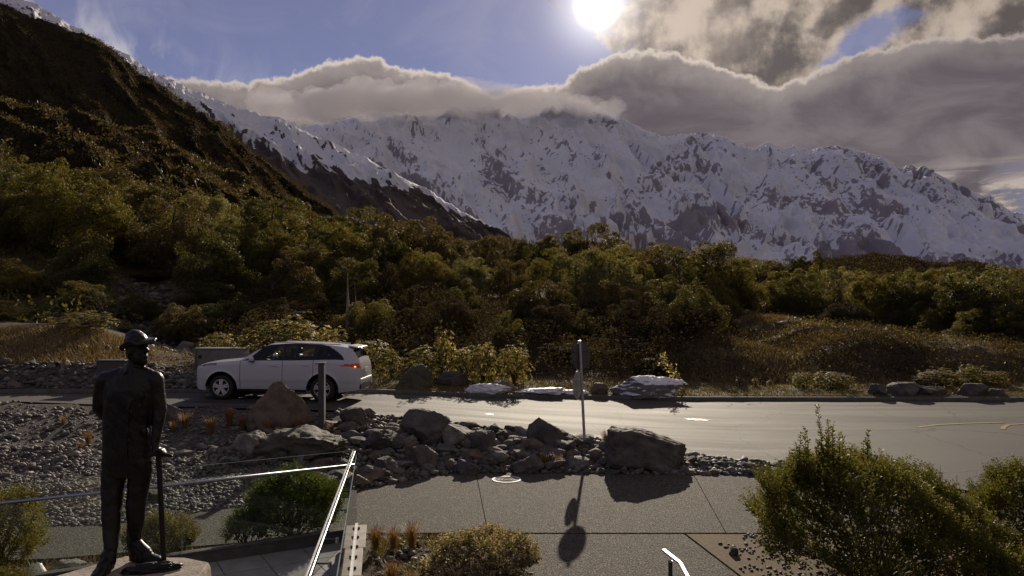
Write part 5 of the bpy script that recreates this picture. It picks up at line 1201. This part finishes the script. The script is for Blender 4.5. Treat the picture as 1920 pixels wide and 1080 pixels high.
# painted line, ice left on the road
def ribbon(name, pts, w, mat, label, cat):
    V = []
    for i, (px, py) in enumerate(pts):
        z = .25
        for _ in range(6): y = (CZ - z) / (py - HY) * F; x = (px - 960) / F * y; z = road_z(x, y)
        V.append(Vector((x, y, z + .008)))
    n = len(V); out = []
    for i, p in enumerate(V):
        t = (V[min(i + 1, n - 1)] - V[max(0, i - 1)]).normalized(); s = Vector((-t.y, t.x, 0)) * w / 2; out += [p - s, p + s]
    V2 = [tuple(v) for v in out]
    return tag(link(name, mesh_np(name, V2, grid_faces(n, 2), mat)), label, cat, kind='structure')
ribbon('painted_line', [(1722, 801), (1755, 797), (1800, 794.5), (1850, 793), (1881, 792.5)], .13, PAINT_Y, None, None)
ribbon('painted_line', [(1880, 805), (1883, 800), (1892, 796.5), (1920, 795), (1960, 795)], .13, PAINT_Y, None, None)
def ice(px, py, wpx, hpx, seed, label):
    z = .4
    for _ in range(6): y = (CZ - z) / (py - HY) * F; x = (px - 960) / F * y; z = road_z(x, y)
    rs = np.random.RandomState(seed); n = 28; w = wpx / F * y / 2; dp = hpx / F * y * y / (CZ - z) / 2; bm = bmesh.new(); vs = []
    for k in range(n):
        t = 2 * math.pi * k / n; q = 1 + .9 * pn(math.cos(t) * 3.3 + seed, math.sin(t) * 3.3); vx, vy = x + w * q * math.cos(t), y + dp * q * math.sin(t); vs.append(bm.verts.new((vx - x, vy - y, road_z(vx, vy) + .008 - z)))
    c = bm.verts.new((0, 0, .014))
    for k in range(n): bm.faces.new((vs[k], vs[(k + 1) % n], c))
    o = link('snow_patch', bm_mesh('snow_patch', bm, SNOWP, True), None, (x, y, z)); tag(o, label, 'snow patch')
ice(1308, 787, 44, 3, 2, 'long white snow remnant on the road right of the sign'); ice(917, 777, 15, 2.5, 3, 'small white snow remnant on the road left of the sign')

# ------------------------------------------------------------------ the statue
SD = 7.0
def sp(px, py, dy=0.0): p = at(px, py, SD); p.y += dy; return p
ZP = sp(0, 1055).z
foot = Vector((sp(240, 1055).x, SD, ZP)); statue = empty('statue', foot)
k_ = SD / F
cl = Clay()
def sec(px, py, hw, dep, dy=0): c = sp(px, py, dy); return (c, hw * k_, dep)
cl.loft([sec(240, 893, 42, .10), sec(239, 880, 46, .125), sec(239, 850, 46, .135), sec(238, 812, 45, .13), sec(240, 785, 46, .135), sec(243, 755, 49, .145), sec(245, 730, 51, .145), sec(246, 712, 49, .12), sec(249, 700, 38, .095), sec(251, 691, 24, .075), sec(253, 682, 14, .062)])
cl.limb([sp(253, 694, .0), sp(256, 672, -.01)], [.062, .058])
# viewer's left arm: elbow out, hand behind the hip
cl.limb([sp(198, 714, .0), sp(184, 745, .05), sp(178, 768, .08), sp(196, 797, .14), sp(213, 803, .17)], [.082, .070, .060, .050, .034])
cl.limb([sp(225, 704, .0), sp(199, 714, .0)], [.075, .08])
# viewer's right arm hanging to the axe
cl.limb([sp(270, 702, .0), sp(290, 712, .0), sp(299, 768, .0), sp(298, 806, -.04), sp(297, 829, -.07)], [.07, .075, .060, .046, .034])
# hand over the axe head: palm and five fingers
cl.ball(sp(300, 840, -.08), (.036, .045, .030)); cl.limb([sp(298, 832, -.07), sp(301, 843, -.085)], [.032, .03])
for i, (a, l) in enumerate(((-.10, 1.0), (-.078, 1.12), (-.056, 1.05), (-.034, .85))):
    p = sp(303, 840, a + .0); q1 = p + Vector((.035 * l, 0, -.004)); q2 = q1 + Vector((.020 * l, 0, -.030)); q3 = q2 + Vector((-.014, 0, -.024)); cl.limb([p, q1, q2, q3], [.0125, .012, .011, .0095])
p = sp(298, 840, -.11); cl.limb([p, p + Vector((.006, -.03, -.018)), p + Vector((.034, -.04, -.03))], [.014, .013, .010])
for i in range(4): p = sp(213, 800 + i * 3, .17); cl.limb([p, p + Vector((.05, .01, -.01)), p + Vector((.075, .0, -.03))], [.012, .011, .009])
# legs
cl.limb([sp(216, 872, .0), sp(214, 910, -.02), sp(215, 950, -.06), sp(218, 985, -.08), sp(222, 1022, -.14), sp(223, 1046, -.18)], [.105, .098, .080, .074, .056, .050])
cl.limb([sp(263, 872, .0), sp(261, 908, .0), sp(257, 945, -.02), sp(254, 975, .0), sp(249, 1008, .03), sp(247, 1030, .04)], [.100, .094, .080, .074, .057, .050])
cl.limb([sp(216, 865), sp(262, 865)], [.11, .11])
# head, three-quarter turned to the right
cl.ball(sp(256, 654, .01), (.092, .108, .125), Matrix.Rotation(R(8), 3, 'Y')); cl.ball(sp(264, 668, -.02), (.066, .075, .075)); cl.ball(sp(271, 677, -.025), (.036, .045, .036))
cl.limb([sp(274, 648, -.035), sp(279.5, 657, -.045)], [.014, .021]); cl.ball(sp(275, 645, -.03), (.026, .05, .016)); cl.ball(sp(275.5, 667, -.035), (.020, .030, .012)); cl.ball(sp(275, 671, -.033), (.018, .028, .010))
cl.ball(sp(250, 660, -.085), (.020, .014, .034)); cl.ball(sp(268, 661, -.072), (.03, .02, .03))
for dx_, dy_ in ((271, -.085), (276, -.005)): cl.ball(sp(dx_, 650.5, dy_), .013)
# collar and jacket front
for s in (-1, 1): cl.limb([sp(254 + s * 4, 690, -.06), sp(258 + s * 14, 697, -.075 + .02 * s)], [.020, .016])
cl.limb([sp(262, 690, -.085), sp(256, 760, -.150), sp(252, 850, -.145)], [.012, .010, .010]); cl.ball(sp(277, 806, -.06), (.035, .05, .045)); cl.ball(sp(222, 742, -.125), (.05, .016, .05)); cl.ball(sp(272, 738, -.12), (.05, .016, .05))
cl.skin('body', BRONZE, statue, .0085, 3, .006, 9, foot)
hat = Clay()
hr = Matrix.Rotation(R(-10), 3, 'Y') @ Matrix.Rotation(R(8), 3, 'X'); hat.ball(sp(253, 637, .01), (.092, .100, .070), hr); hat.ball(sp(250, 631, .02), (.078, .08, .060), hr)
bcen = sp(256, 643, -.0)
for k in range(40):
    t = 2 * math.pi * k / 40; rr = .126 + .012 * math.cos(t) + .008 * math.sin(2 * t + 1); wv = .012 * math.sin(3 * t + 1) + .007 * math.sin(7 * t)
    p = bcen + hr @ Vector((rr * math.cos(t), rr * math.sin(t), wv - .020 * math.cos(2 * t))); hat.ball(p, (.022, .022, .012)); hat.ball(bcen + hr @ Vector((rr * .75 * math.cos(t), rr * .8 * math.sin(t), .004)), (.036, .036, .013))
hat.skin('hat', BRONZE, statue, .008, 2, .004, 22, foot)
def boot(ank, heel, toe, label=None):
    b = Clay(); a = Vector(ank); hl = Vector(heel); te = Vector(toe); dirv = (te - hl); dirv.z = 0; L = dirv.length; dirv.normalize(); rot = Matrix.Rotation(math.atan2(dirv.y, dirv.x), 3, 'Z')
    b.limb([a + Vector((0, 0, .06)), a, hl + Vector((0, 0, .055)) + dirv * .045], [.062, .060, .058]); b.ball(hl + dirv * .05 + Vector((0, 0, .045)), (.056, .05, .05), rot)
    for t, h_, w in ((.30, .075, .054), (.5, .060, .055), (.7, .048, .056), (.86, .040, .050)): b.ball(hl + dirv * L * t + Vector((0, 0, h_ * .7)), (.075, w, h_), rot)
    b.limb([a + dirv * .03, hl + dirv * L * .55 + Vector((0, 0, .075))], [.055, .045])
    for t in (.2, .32, .44, .56): b.ball(a.lerp(hl + dirv * L * .62 + Vector((0, 0, .09)), t) + dirv * .055, (.012, .04, .012), rot)
    for t in np.linspace(.1, .92, 8): b.ball(hl + dirv * L * t + Vector((0, 0, .014)), (.05, .054 if .4 < t < .85 else .046, .016), rot)
    return b.skin('boot', BRONZE, statue, .008, 2, .003, 20, foot)
g = lambda px, py, dy: Vector((sp(px, 1055, dy).x, SD + dy, ZP))
boot(sp(223, 1042, -.18), g(222, 0, -.14), g(230, 0, -.46)); boot(sp(247, 1022, .04), g(241, 0, .06), g(305, 0, -.04))
tag(statue, 'dark bronze statue of a standing man in a brimmed hat', 'statue')
# ice axe (its hand holds it)
a0 = sp(304, 851, -.07); a1 = sp(317, 1051, -.10); a1.z = ZP + .02; axe = empty('ice_axe', a1); dv = (a0 - a1)
tube_obj('shaft', Vector((0, 0, .0)) + dv * .03, dv, .021, BRONZE, axe, r1=.024); tube_obj('spike', (0, 0, -.015), dv * .04, .006, BRONZE, axe, r1=.02)
hc = Clay(); hc.limb([a0 + Vector((-.085, 0, -.004)), a0 + Vector((-.04, 0, .006)), a0 + Vector((0, 0, .008)), a0 + Vector((.06, 0, .006)), a0 + Vector((.112, 0, -.006))], [.013, .016, .024, .018, .014]); hc.ball(a0 + Vector((-.085, 0, -.006)), (.02, .045, .008)); hc.skin('axe_head', BRONZE, axe, .006, 2, 0, 9, a1)
tag(axe, 'long bronze ice axe under the hand of the statue, spike on the stone', 'ice axe')
# the stone it stands on
bm = bmesh.new(); top = [(-3.86, 6.58), (-3.46, 7.20), (-2.92, 7.16), (-2.655, 7.03), (-2.58, 6.35), (-2.9, 6.0), (-3.75, 6.05)]; cx, cy = -3.2, 6.65
lv = [(1.0, ZP - .004), (1.035, ZP - .05), (1.12, ZP - .5), (1.16, .10)]; rg = random.Random(2); rings = []
for s, z in lv: rings.append([bm.verts.new((cx + (x - cx) * s, cy + (y - cy) * s, z)) for x, y in top])
for a, b in zip(rings, rings[1:]):
    for i in range(7): bm.faces.new((a[i], a[(i + 1) % 7], b[(i + 1) % 7], b[i]))
bm.faces.new(rings[0]); bm.faces.new(rings[-1][::-1]); bmesh.ops.recalc_face_normals(bm, faces=bm.faces)
bmesh.ops.subdivide_edges(bm, edges=bm.edges, cuts=5, use_grid_fill=True)
for v in bm.verts:
    n_ = mn.noise(v.co * 3) * .022 + mn.noise(v.co * 9) * .010
    if v.co.z < ZP - .01: v.co.x += n_; v.co.y += n_
    else: v.co.z += n_ * .25 - .003
STONE_P = rock_mat('plinth_stone', (.20, .175, .145), (.29, .255, .215), lich=(.24, .22, .18), scale=4)
me = bm_mesh('plinth', bm, STONE_P, False); o = link('plinth', me, None, (0, 0, 0)); tag(o, 'rough pale stone block carrying the bronze statue', 'plinth')
# lump of bronze rock by the axe tip
bm = bmesh.new(); bmesh.ops.create_icosphere(bm, subdivisions=5, radius=1)
for v in bm.verts:
    p = v.co.copy(); q = 1 + .28 * mn.noise(p * 2.2) + .20 * mn.noise(p * 5.5) + .10 * mn.noise(p * 12); v.co = Vector((p.x * .215 * q, p.y * .075 * q, max(-.02, p.z * .052 * q)))
o = link('rock_lump', bm_mesh('rock_lump', bm, BRONZE, True), None, (sp(303, 0, 0).x, 6.80, ZP + .012), (0, 0, R(20))); tag(o, 'dark lumpy bronze rock at the tip of the ice axe on the stone block', 'rock')

# ------------------------------------------------------------------ the car
CARW = simple('car_paint_white', (.66, .66, .69), (.62, .62, .65), 1, .35, .5, Coat_Weight=.6, Coat_Roughness=.08)
m_, b_ = mat_new('car_shell'); ge = b_.n('ShaderNodeNewGeometry'); p1_ = principled(b_, (.46, .46, .50), .40, .5, 0, None, Coat_Weight=.6, Coat_Roughness=.08); p2_ = principled(b_, (.03, .03, .032), .8, .2)
mx = b_.n('ShaderNodeMixShader'); b_.put(mx.inputs[0], ge.outputs['Backfacing']); b_.t.links.new(p1_, mx.inputs[1]); b_.t.links.new(p2_, mx.inputs[2]); finish(b_, mx.outputs[0]); CARW = m_
def tint_glass(name, c):
    m, b = mat_new(name); fr = b.n('ShaderNodeFresnel'); fr.inputs[0].default_value = 1.5; t = b.n('ShaderNodeBsdfTransparent'); t.inputs[0].default_value = (*c, 1); g_ = b.n('ShaderNodeBsdfGlossy'); g_.inputs['Roughness'].default_value = .04
    mx = b.n('ShaderNodeMixShader'); b.put(mx.inputs[0], fr.outputs[0]); b.t.links.new(t.outputs[0], mx.inputs[1]); b.t.links.new(g_.outputs[0], mx.inputs[2]); finish(b, mx.outputs[0]); return m
WIN = tint_glass('window_tint', (.80, .83, .80)); WIN2 = tint_glass('window_privacy', (.10, .10, .11))
RIMM = simple('alloy', (.58, .58, .60), (.50, .50, .52), 5, .3, .5, .7); TYRE = simple('tyre_rubber', (.022, .021, .02), (.03, .028, .026), 8, .85, .2, bmp=.4); DARKT = simple('dark_trim', (.02, .02, .021), None, 5, .6, .3)
HEAD = simple('headlight_lens', (.22, .22, .24), (.10, .10, .11), 9, .15, .6)
m_, b_ = mat_new('tail_lamp_lit'); p_ = b_.n('ShaderNodeBsdfPrincipled'); b_.put(p_.inputs['Base Color'], (.16, .006, .006)); b_.put(p_.inputs['Roughness'], .2); b_.put(p_.inputs['Emission Color'], (1, .06, .02)); b_.put(p_.inputs['Emission Strength'], .05); finish(b_, p_.outputs[0]); TAIL = m_
m_, b_ = mat_new('lamp_bulb_lit'); p_ = b_.n('ShaderNodeEmission'); b_.put(p_.inputs[0], (1, .28, .08)); b_.put(p_.inputs[1], 2.2); finish(b_, p_.outputs[0]); BULB = m_
CL, WH = 5.0, .965
AX = (.86, 3.90); ZW, RW, RA = .36, .36, .475
xs_ = np.unique(np.concatenate([np.linspace(0, .12, 6), np.linspace(.12, 4.7, 300), np.linspace(4.7, CL, 26)]))
ZT = [(0, .70), (.03, .92), (.08, 1.00), (.2, 1.06), (.5, 1.12), (1.0, 1.175), (1.42, 1.215), (1.62, 1.36), (1.85, 1.52), (2.05, 1.62), (2.25, 1.675), (2.7, 1.715), (3.2, 1.72), (3.8, 1.70), (4.4, 1.645), (4.70, 1.595), (4.80, 1.50), (4.90, 1.33), (4.97, 1.16), (5.0, 1.0)]
ZB = [(0, .66), (.03, .88), (.08, .95), (.2, 1.005), (.5, 1.07), (1.0, 1.12), (1.42, 1.165), (2.0, 1.175), (3.0, 1.195), (3.8, 1.225), (4.3, 1.24), (4.7, 1.22), (4.9, 1.16), (4.97, 1.06), (5.0, .95)]
PW = [(0, .66), (.04, .76), (.12, .85), (.3, .92), (.6, .955), (1.2, .965), (3.6, .965), (4.3, .945), (4.7, .90), (4.9, .84), (4.97, .79), (5.0, .72)]
def sm(x, t): p = np.array(t); return float(np.mean([np.interp(x + o, p[:, 0], p[:, 1]) for o in (-.03, 0, .03)])) if .1 < x < 4.75 else float(np.interp(x, p[:, 0], p[:, 1]))
NL, NG, NR = 26, 16, 8
rows_ = []
for x in xs_:
    zt, zb, w = sm(x, ZT), sm(x, ZB), sm(x, PW); zl = .26 + .10 * max(0, (x - 4.4) / .6) + .05 * max(0, (.25 - x) / .25)
    for a in AX:
        if abs(x - a) < RA: zl = max(zl, ZW + math.sqrt(RA * RA - (x - a) ** 2))
    row_ = []
    for i in range(NL + 1):
        z = zl + (zb - zl) * i / NL; bul = 1 - .055 * max(0, (.62 - z) / .4) ** 1.5 - .012 * ((z - .85) / .3) ** 2 - .035 * max(0, (z - (zb - .10)) / .10) ** 2 - .010 * math.exp(-((z - .52) / .06) ** 2)
        flare = sum(.014 * math.exp(-((math.hypot(x - a, z - ZW) - RA) / .05) ** 2) for a in AX); row_.append((x, w * bul + flare, z))
    y4 = row_[-1][1]; y6 = y4 - (zt - zb) * .46 - .05
    for i in range(1, NG + 1):
        g_ = i / NG; bow = .018 * math.sin(math.pi * g_); row_.append((x, y4 + (y6 - y4) * g_ + bow, zb + (zt - .035 - zb) * g_))
    for i in range(1, NR + 1):
        u = i / NR; row_.append((x, y6 * (1 - u), (zt - .035) + .035 * math.sin(u * math.pi / 2) + (.02 * math.sin(u * math.pi / 2) if 2.1 < x < 4.7 else 0)))
    rows_.append(row_)
Pc = np.array(rows_); NXc, NVc = Pc.shape[:2]
xm = (xs_[1:] + xs_[:-1]) / 2
def part_of(x, j, z):
    g_ = (j - NL + .5) / NG
    if NL <= j < NL + NG:
        xf = 1.50 + .60 * g_; xr = 4.46 - .62 * max(0, g_ - .1) ** 1.6
        if xf < x < xr and (j > NL) and (j < NL + NG - 2):
            if 2.66 < x < 2.76 or 3.60 < x < 3.70: return 'pillar'
            return 'front_window' if x < 2.7 else 'rear_window' if x < 3.65 else 'quarter_window'
        if xf - .07 < x < xr + .05: return 'window_frame'
    if j >= NL + NG - 1:
        if 1.46 < x < 2.08: return 'windscreen'
        if 4.735 < x < 4.90: return 'back_window'
    if j < NL + 4:
        if .07 < x < .72 and 1.0 - .2 * (.72 - x) * .55 < z < 1.05 - .02 + .06 * min(1, (x - .07) / .5) and j < NL + 2 and z > .955 + .06 * (x / .7): return 'headlight'
        if x > 4.42 and abs(z - 1.075) < .014 + .048 * (x - 4.42) / .45: return 'tail_lamp'
    if j < NL:
        if any(abs(x - s) < .008 for s in (1.43, 2.70, 3.62)) and z > .36: return 'door_seam'
        if z < .335 and 1.3 < x < 3.5: return 'sill_trim'
        if 1.43 < x < 2.70: return 'front_door'
        if 2.70 < x < 3.62 and math.hypot(x - AX[1], z - ZW) > RA + .03: return 'rear_door'
    return 'body'
names = [[part_of(xm[i], j, (Pc[i, j, 2] + Pc[i, j + 1, 2] + Pc[i + 1, j, 2] + Pc[i + 1, j + 1, 2]) / 4) for j in range(NVc - 1)] for i in range(NXc - 1)]
car = empty('parked_car')
PMAT = {'body': CARW, 'front_door': CARW, 'rear_door': CARW, 'pillar': DARKT, 'window_frame': DARKT, 'door_seam': DARKT, 'sill_trim': DARKT, 'headlight': HEAD, 'tail_lamp': TAIL, 'front_window': WIN, 'rear_window': WIN, 'quarter_window': WIN2, 'windscreen': WIN, 'back_window': WIN2}
ONAME = {'front_door': 'door', 'rear_door': 'door', 'front_window': 'side_window', 'rear_window': 'side_window', 'quarter_window': 'side_window'}
NWS = NVc
def W_(p, s): return (p[0] - CL / 2, -s * p[1], p[2])        # local: front at -x, near side at -y
allparts = {}
for s in (1, -1):
    for i in range(NXc - 1):
        for j in range(NVc - 1):
            nm = names[i][j]; key = nm if nm in ('body', 'windscreen', 'back_window', 'door_seam', 'window_frame') else (nm, s)
            q = [W_(Pc[i, j], s), W_(Pc[i + 1, j], s), W_(Pc[i + 1, j + 1], s), W_(Pc[i, j + 1], s)]
            allparts.setdefault(key, []).append(q if s == 1 else q[::-1])
for i in (0, NXc - 1):    # close nose and tail
    for j in range(NVc - 1):
        q = [W_(Pc[i, j], 1), W_(Pc[i, j + 1], 1), W_(Pc[i, j + 1], -1), W_(Pc[i, j], -1)]; allparts['body'].append(q if i == 0 else q[::-1])
for key, qs in allparts.items():
    nm = key if isinstance(key, str) else key[0]; bm = bmesh.new()
    for q in qs: bm.faces.new([bm.verts.new(p) for p in q])
    bmesh.ops.remove_doubles(bm, verts=bm.verts, dist=.0004); bmesh.ops.recalc_face_normals(bm, faces=bm.faces) if False else None
    link(ONAME.get(nm, nm), bm_mesh(nm, bm, PMAT[nm], True), car)
for s in (1, -1):
    Y = -s * .955
    box_obj('handle', (2.46 - CL / 2, -s * .972, 1.035), (.20, .03, .028), CARW, car, None, .008); box_obj('handle', (3.40 - CL / 2, -s * .972, 1.06), (.20, .03, .028), CARW, car, None, .008)
    mr = Clay(); mr.ball((1.80 - CL / 2, -s * 1.05, 1.22), (.075, .11, .085)); mr.limb([(1.80 - CL / 2, -s * .93, 1.17), (1.80 - CL / 2, -s * 1.02, 1.18)], [.03, .035]); mo = mr.skin('door_mirror', CARW, car, .012, 3)
    box_obj('mirror_base', (1.80 - CL / 2, -s * 1.03, 1.15), (.12, .16, .035), DARKT, mo, None, .01)
    box_obj('tail_bulb', (4.86 - CL / 2, -s * .875, 1.045), (.05, .03, .035), BULB, car, Matrix.Rotation(s * R(30), 3, 'Z'), .008)
    for a in AX:
        c = Vector((a - CL / 2, -s * .84, ZW)); wh = empty('wheel', c); wh.parent = car
        bm = bmesh.new(); prof = [(.245, -.11), (.30, -.12), (.345, -.105), (.36, -.07), (.36, .07), (.345, .105), (.30, .12), (.245, .11)]; seg = 40
        rg_ = [[bm.verts.new((rr * math.cos(t), o, rr * math.sin(t))) for rr, o in prof] for t in [2 * math.pi * k / seg for k in range(seg)]]
        for k in range(seg):
            for m in range(8): bm.faces.new((rg_[k][m], rg_[k][(m + 1) % 8], rg_[(k + 1) % seg][(m + 1) % 8], rg_[(k + 1) % seg][m]))
        bmesh.ops.recalc_face_normals(bm, faces=bm.faces); link('tyre', bm_mesh('tyre', bm, TYRE, True), wh)
        bm = bmesh.new(); fy = -s * .105
        for k in range(seg):
            t0, t1 = 2 * math.pi * k / seg, 2 * math.pi * (k + 1) / seg
            for (ra_, ya), (rb_, yb) in (((.252, fy), (.225, fy)), ((.225, fy), (.215, -fy * .2))):
                bm.faces.new([bm.verts.new((rr * math.cos(t), yy, rr * math.sin(t))) for rr, t, yy in ((ra_, t0, ya), (ra_, t1, ya), (rb_, t1, yb), (rb_, t0, yb))])
        for k in range(5):
            t = 2 * math.pi * k / 5 + .31
            for sd in (-1, 1):
                m4 = Matrix.Rotation(-t - sd * .12, 3, 'Y'); bbox(bm, m4 @ Vector((.14, fy * .93, sd * .012)), (.19, .03, .052), m4)
        bmesh.ops.create_cone(bm, cap_ends=True, segments=20, radius1=.062, radius2=.062, depth=.04, matrix=Matrix.Translation((0, fy * .93, 0)) @ Matrix.Rotation(R(90), 4, 'X')); link('rim', bm_mesh('rim', bm, RIMM), wh)
        bm = bmesh.new(); bmesh.ops.create_cone(bm, cap_ends=True, segments=24, radius1=.215, radius2=.215, depth=.02, matrix=Matrix.Translation((0, -fy * .1, 0)) @ Matrix.Rotation(R(90), 4, 'X')); link('brake_disc', bm_mesh('brake_disc', bm, DARKT), wh)
    for a in AX:
        bm = bmesh.new(); n = 18; yo, yi = -s * .945, -s * .55
        for k in range(n):
            t0, t1 = math.pi * k / n, math.pi * (k + 1) / n; bm.faces.new([bm.verts.new((a - CL / 2 + RA * math.cos(t), yy, ZW + RA * math.sin(t))) for t, yy in ((t0, yo), (t1, yo), (t1, yi), (t0, yi))])
        vs = [bm.verts.new((a - CL / 2 + RA * math.cos(math.pi * k / n), yi, ZW + RA * math.sin(math.pi * k / n))) for k in range(n + 1)]; bm.faces.new(vs); link('wheel_arch', bm_mesh('wheel_arch', bm, DARKT), car)
box_obj('underbody', (2.38 - CL / 2, 0, .36), (1.95, 1.72, .2), DARKT, car); box_obj('underbody', (4.6 - CL / 2, 0, .42), (.5, 1.5, .16), DARKT, car)
box_obj('cabin_floor', (2.9 - CL / 2, 0, .50), (2.9, 1.70, .06), DARKT, car); box_obj('dashboard', (1.62 - CL / 2, 0, 1.02), (.45, 1.62, .22), DARKT, car, None, .06)
for y in (-.38, .38):
    for x in (2.62, 3.5):
        st = box_obj('seat', (x - CL / 2 - .2, y, .72), (.5, .5, .16), DARKT, car, None, .05); box_obj('seat_back', (x - CL / 2 + .10, y, 1.02), (.14, .48, .62), DARKT, st, Matrix.Rotation(R(14), 3, 'Y'), .05); box_obj('head_rest', (x - CL / 2 + .20, y, 1.43), (.09, .26, .17), DARKT, st, Matrix.Rotation(R(10), 3, 'Y'), .03)
bm = bmesh.new(); rot = Matrix.Translation((2.06 - CL / 2, .38, 1.10)) @ Matrix.Rotation(R(65), 4, 'Y'); seg = 24
for k in range(seg):
    t0, t1 = 2 * math.pi * k / seg, 2 * math.pi * (k + 1) / seg; btube(bm, (rot @ Vector((.19 * math.cos(t0), .19 * math.sin(t0), 0))), (rot @ Vector((.19 * math.cos(t1), .19 * math.sin(t1), 0))), .014, seg=6)
link('steering_wheel', bm_mesh('steering_wheel', bm, DARKT), car)
bm = bmesh.new(); bbox(bm, (4.72 - CL / 2, 0, 1.622), (.32, 1.22, .04), Matrix.Rotation(R(9), 3, 'Y'), .014); sp_ = link('spoiler', bm_mesh('spoiler', bm, CARW), car)
box_obj('brake_lamp', (4.882 - CL / 2, 0, 1.595), (.012, .36, .018), TAIL, sp_)
box_obj('rear_bumper', (4.93 - CL / 2, 0, .60), (.20, 1.56, .20), CARW, car, None, .06); box_obj('bumper_trim', (4.94 - CL / 2, 0, .44), (.16, 1.5, .14), DARKT, car, None, .03)
box_obj('plate', (5.012 - CL / 2, 0, .92), (.015, .42, .13), PAINT_W, car); box_obj('grille', (-.012 - CL / 2, 0, .58), (.02, 1.1, .30), DARKT, car, None, .008)
for s in (1, -1):
    tube_obj('roof_rail', (2.35 - CL / 2, -s * .60, 1.715), (4.35 - CL / 2, -s * .60, 1.675), .016, CARW, car)
fx, fy = (423 - 960) / F * 24.0, 24.0
zf_, zr_ = road_z(-8.5, 24.1), road_z(-5.5, 23.75)
car.location = (-6.98, 24.75, (road_z(-8.5, 24.5) + road_z(-5.4, 24.3)) / 2 + .002)
car.rotation_euler = (R(-1.0), math.atan2(zf_ - zr_, 3.05), R(-2.5))
tag(car, 'white seven-seat family car with lit tail lamp, facing left on the road', 'car')
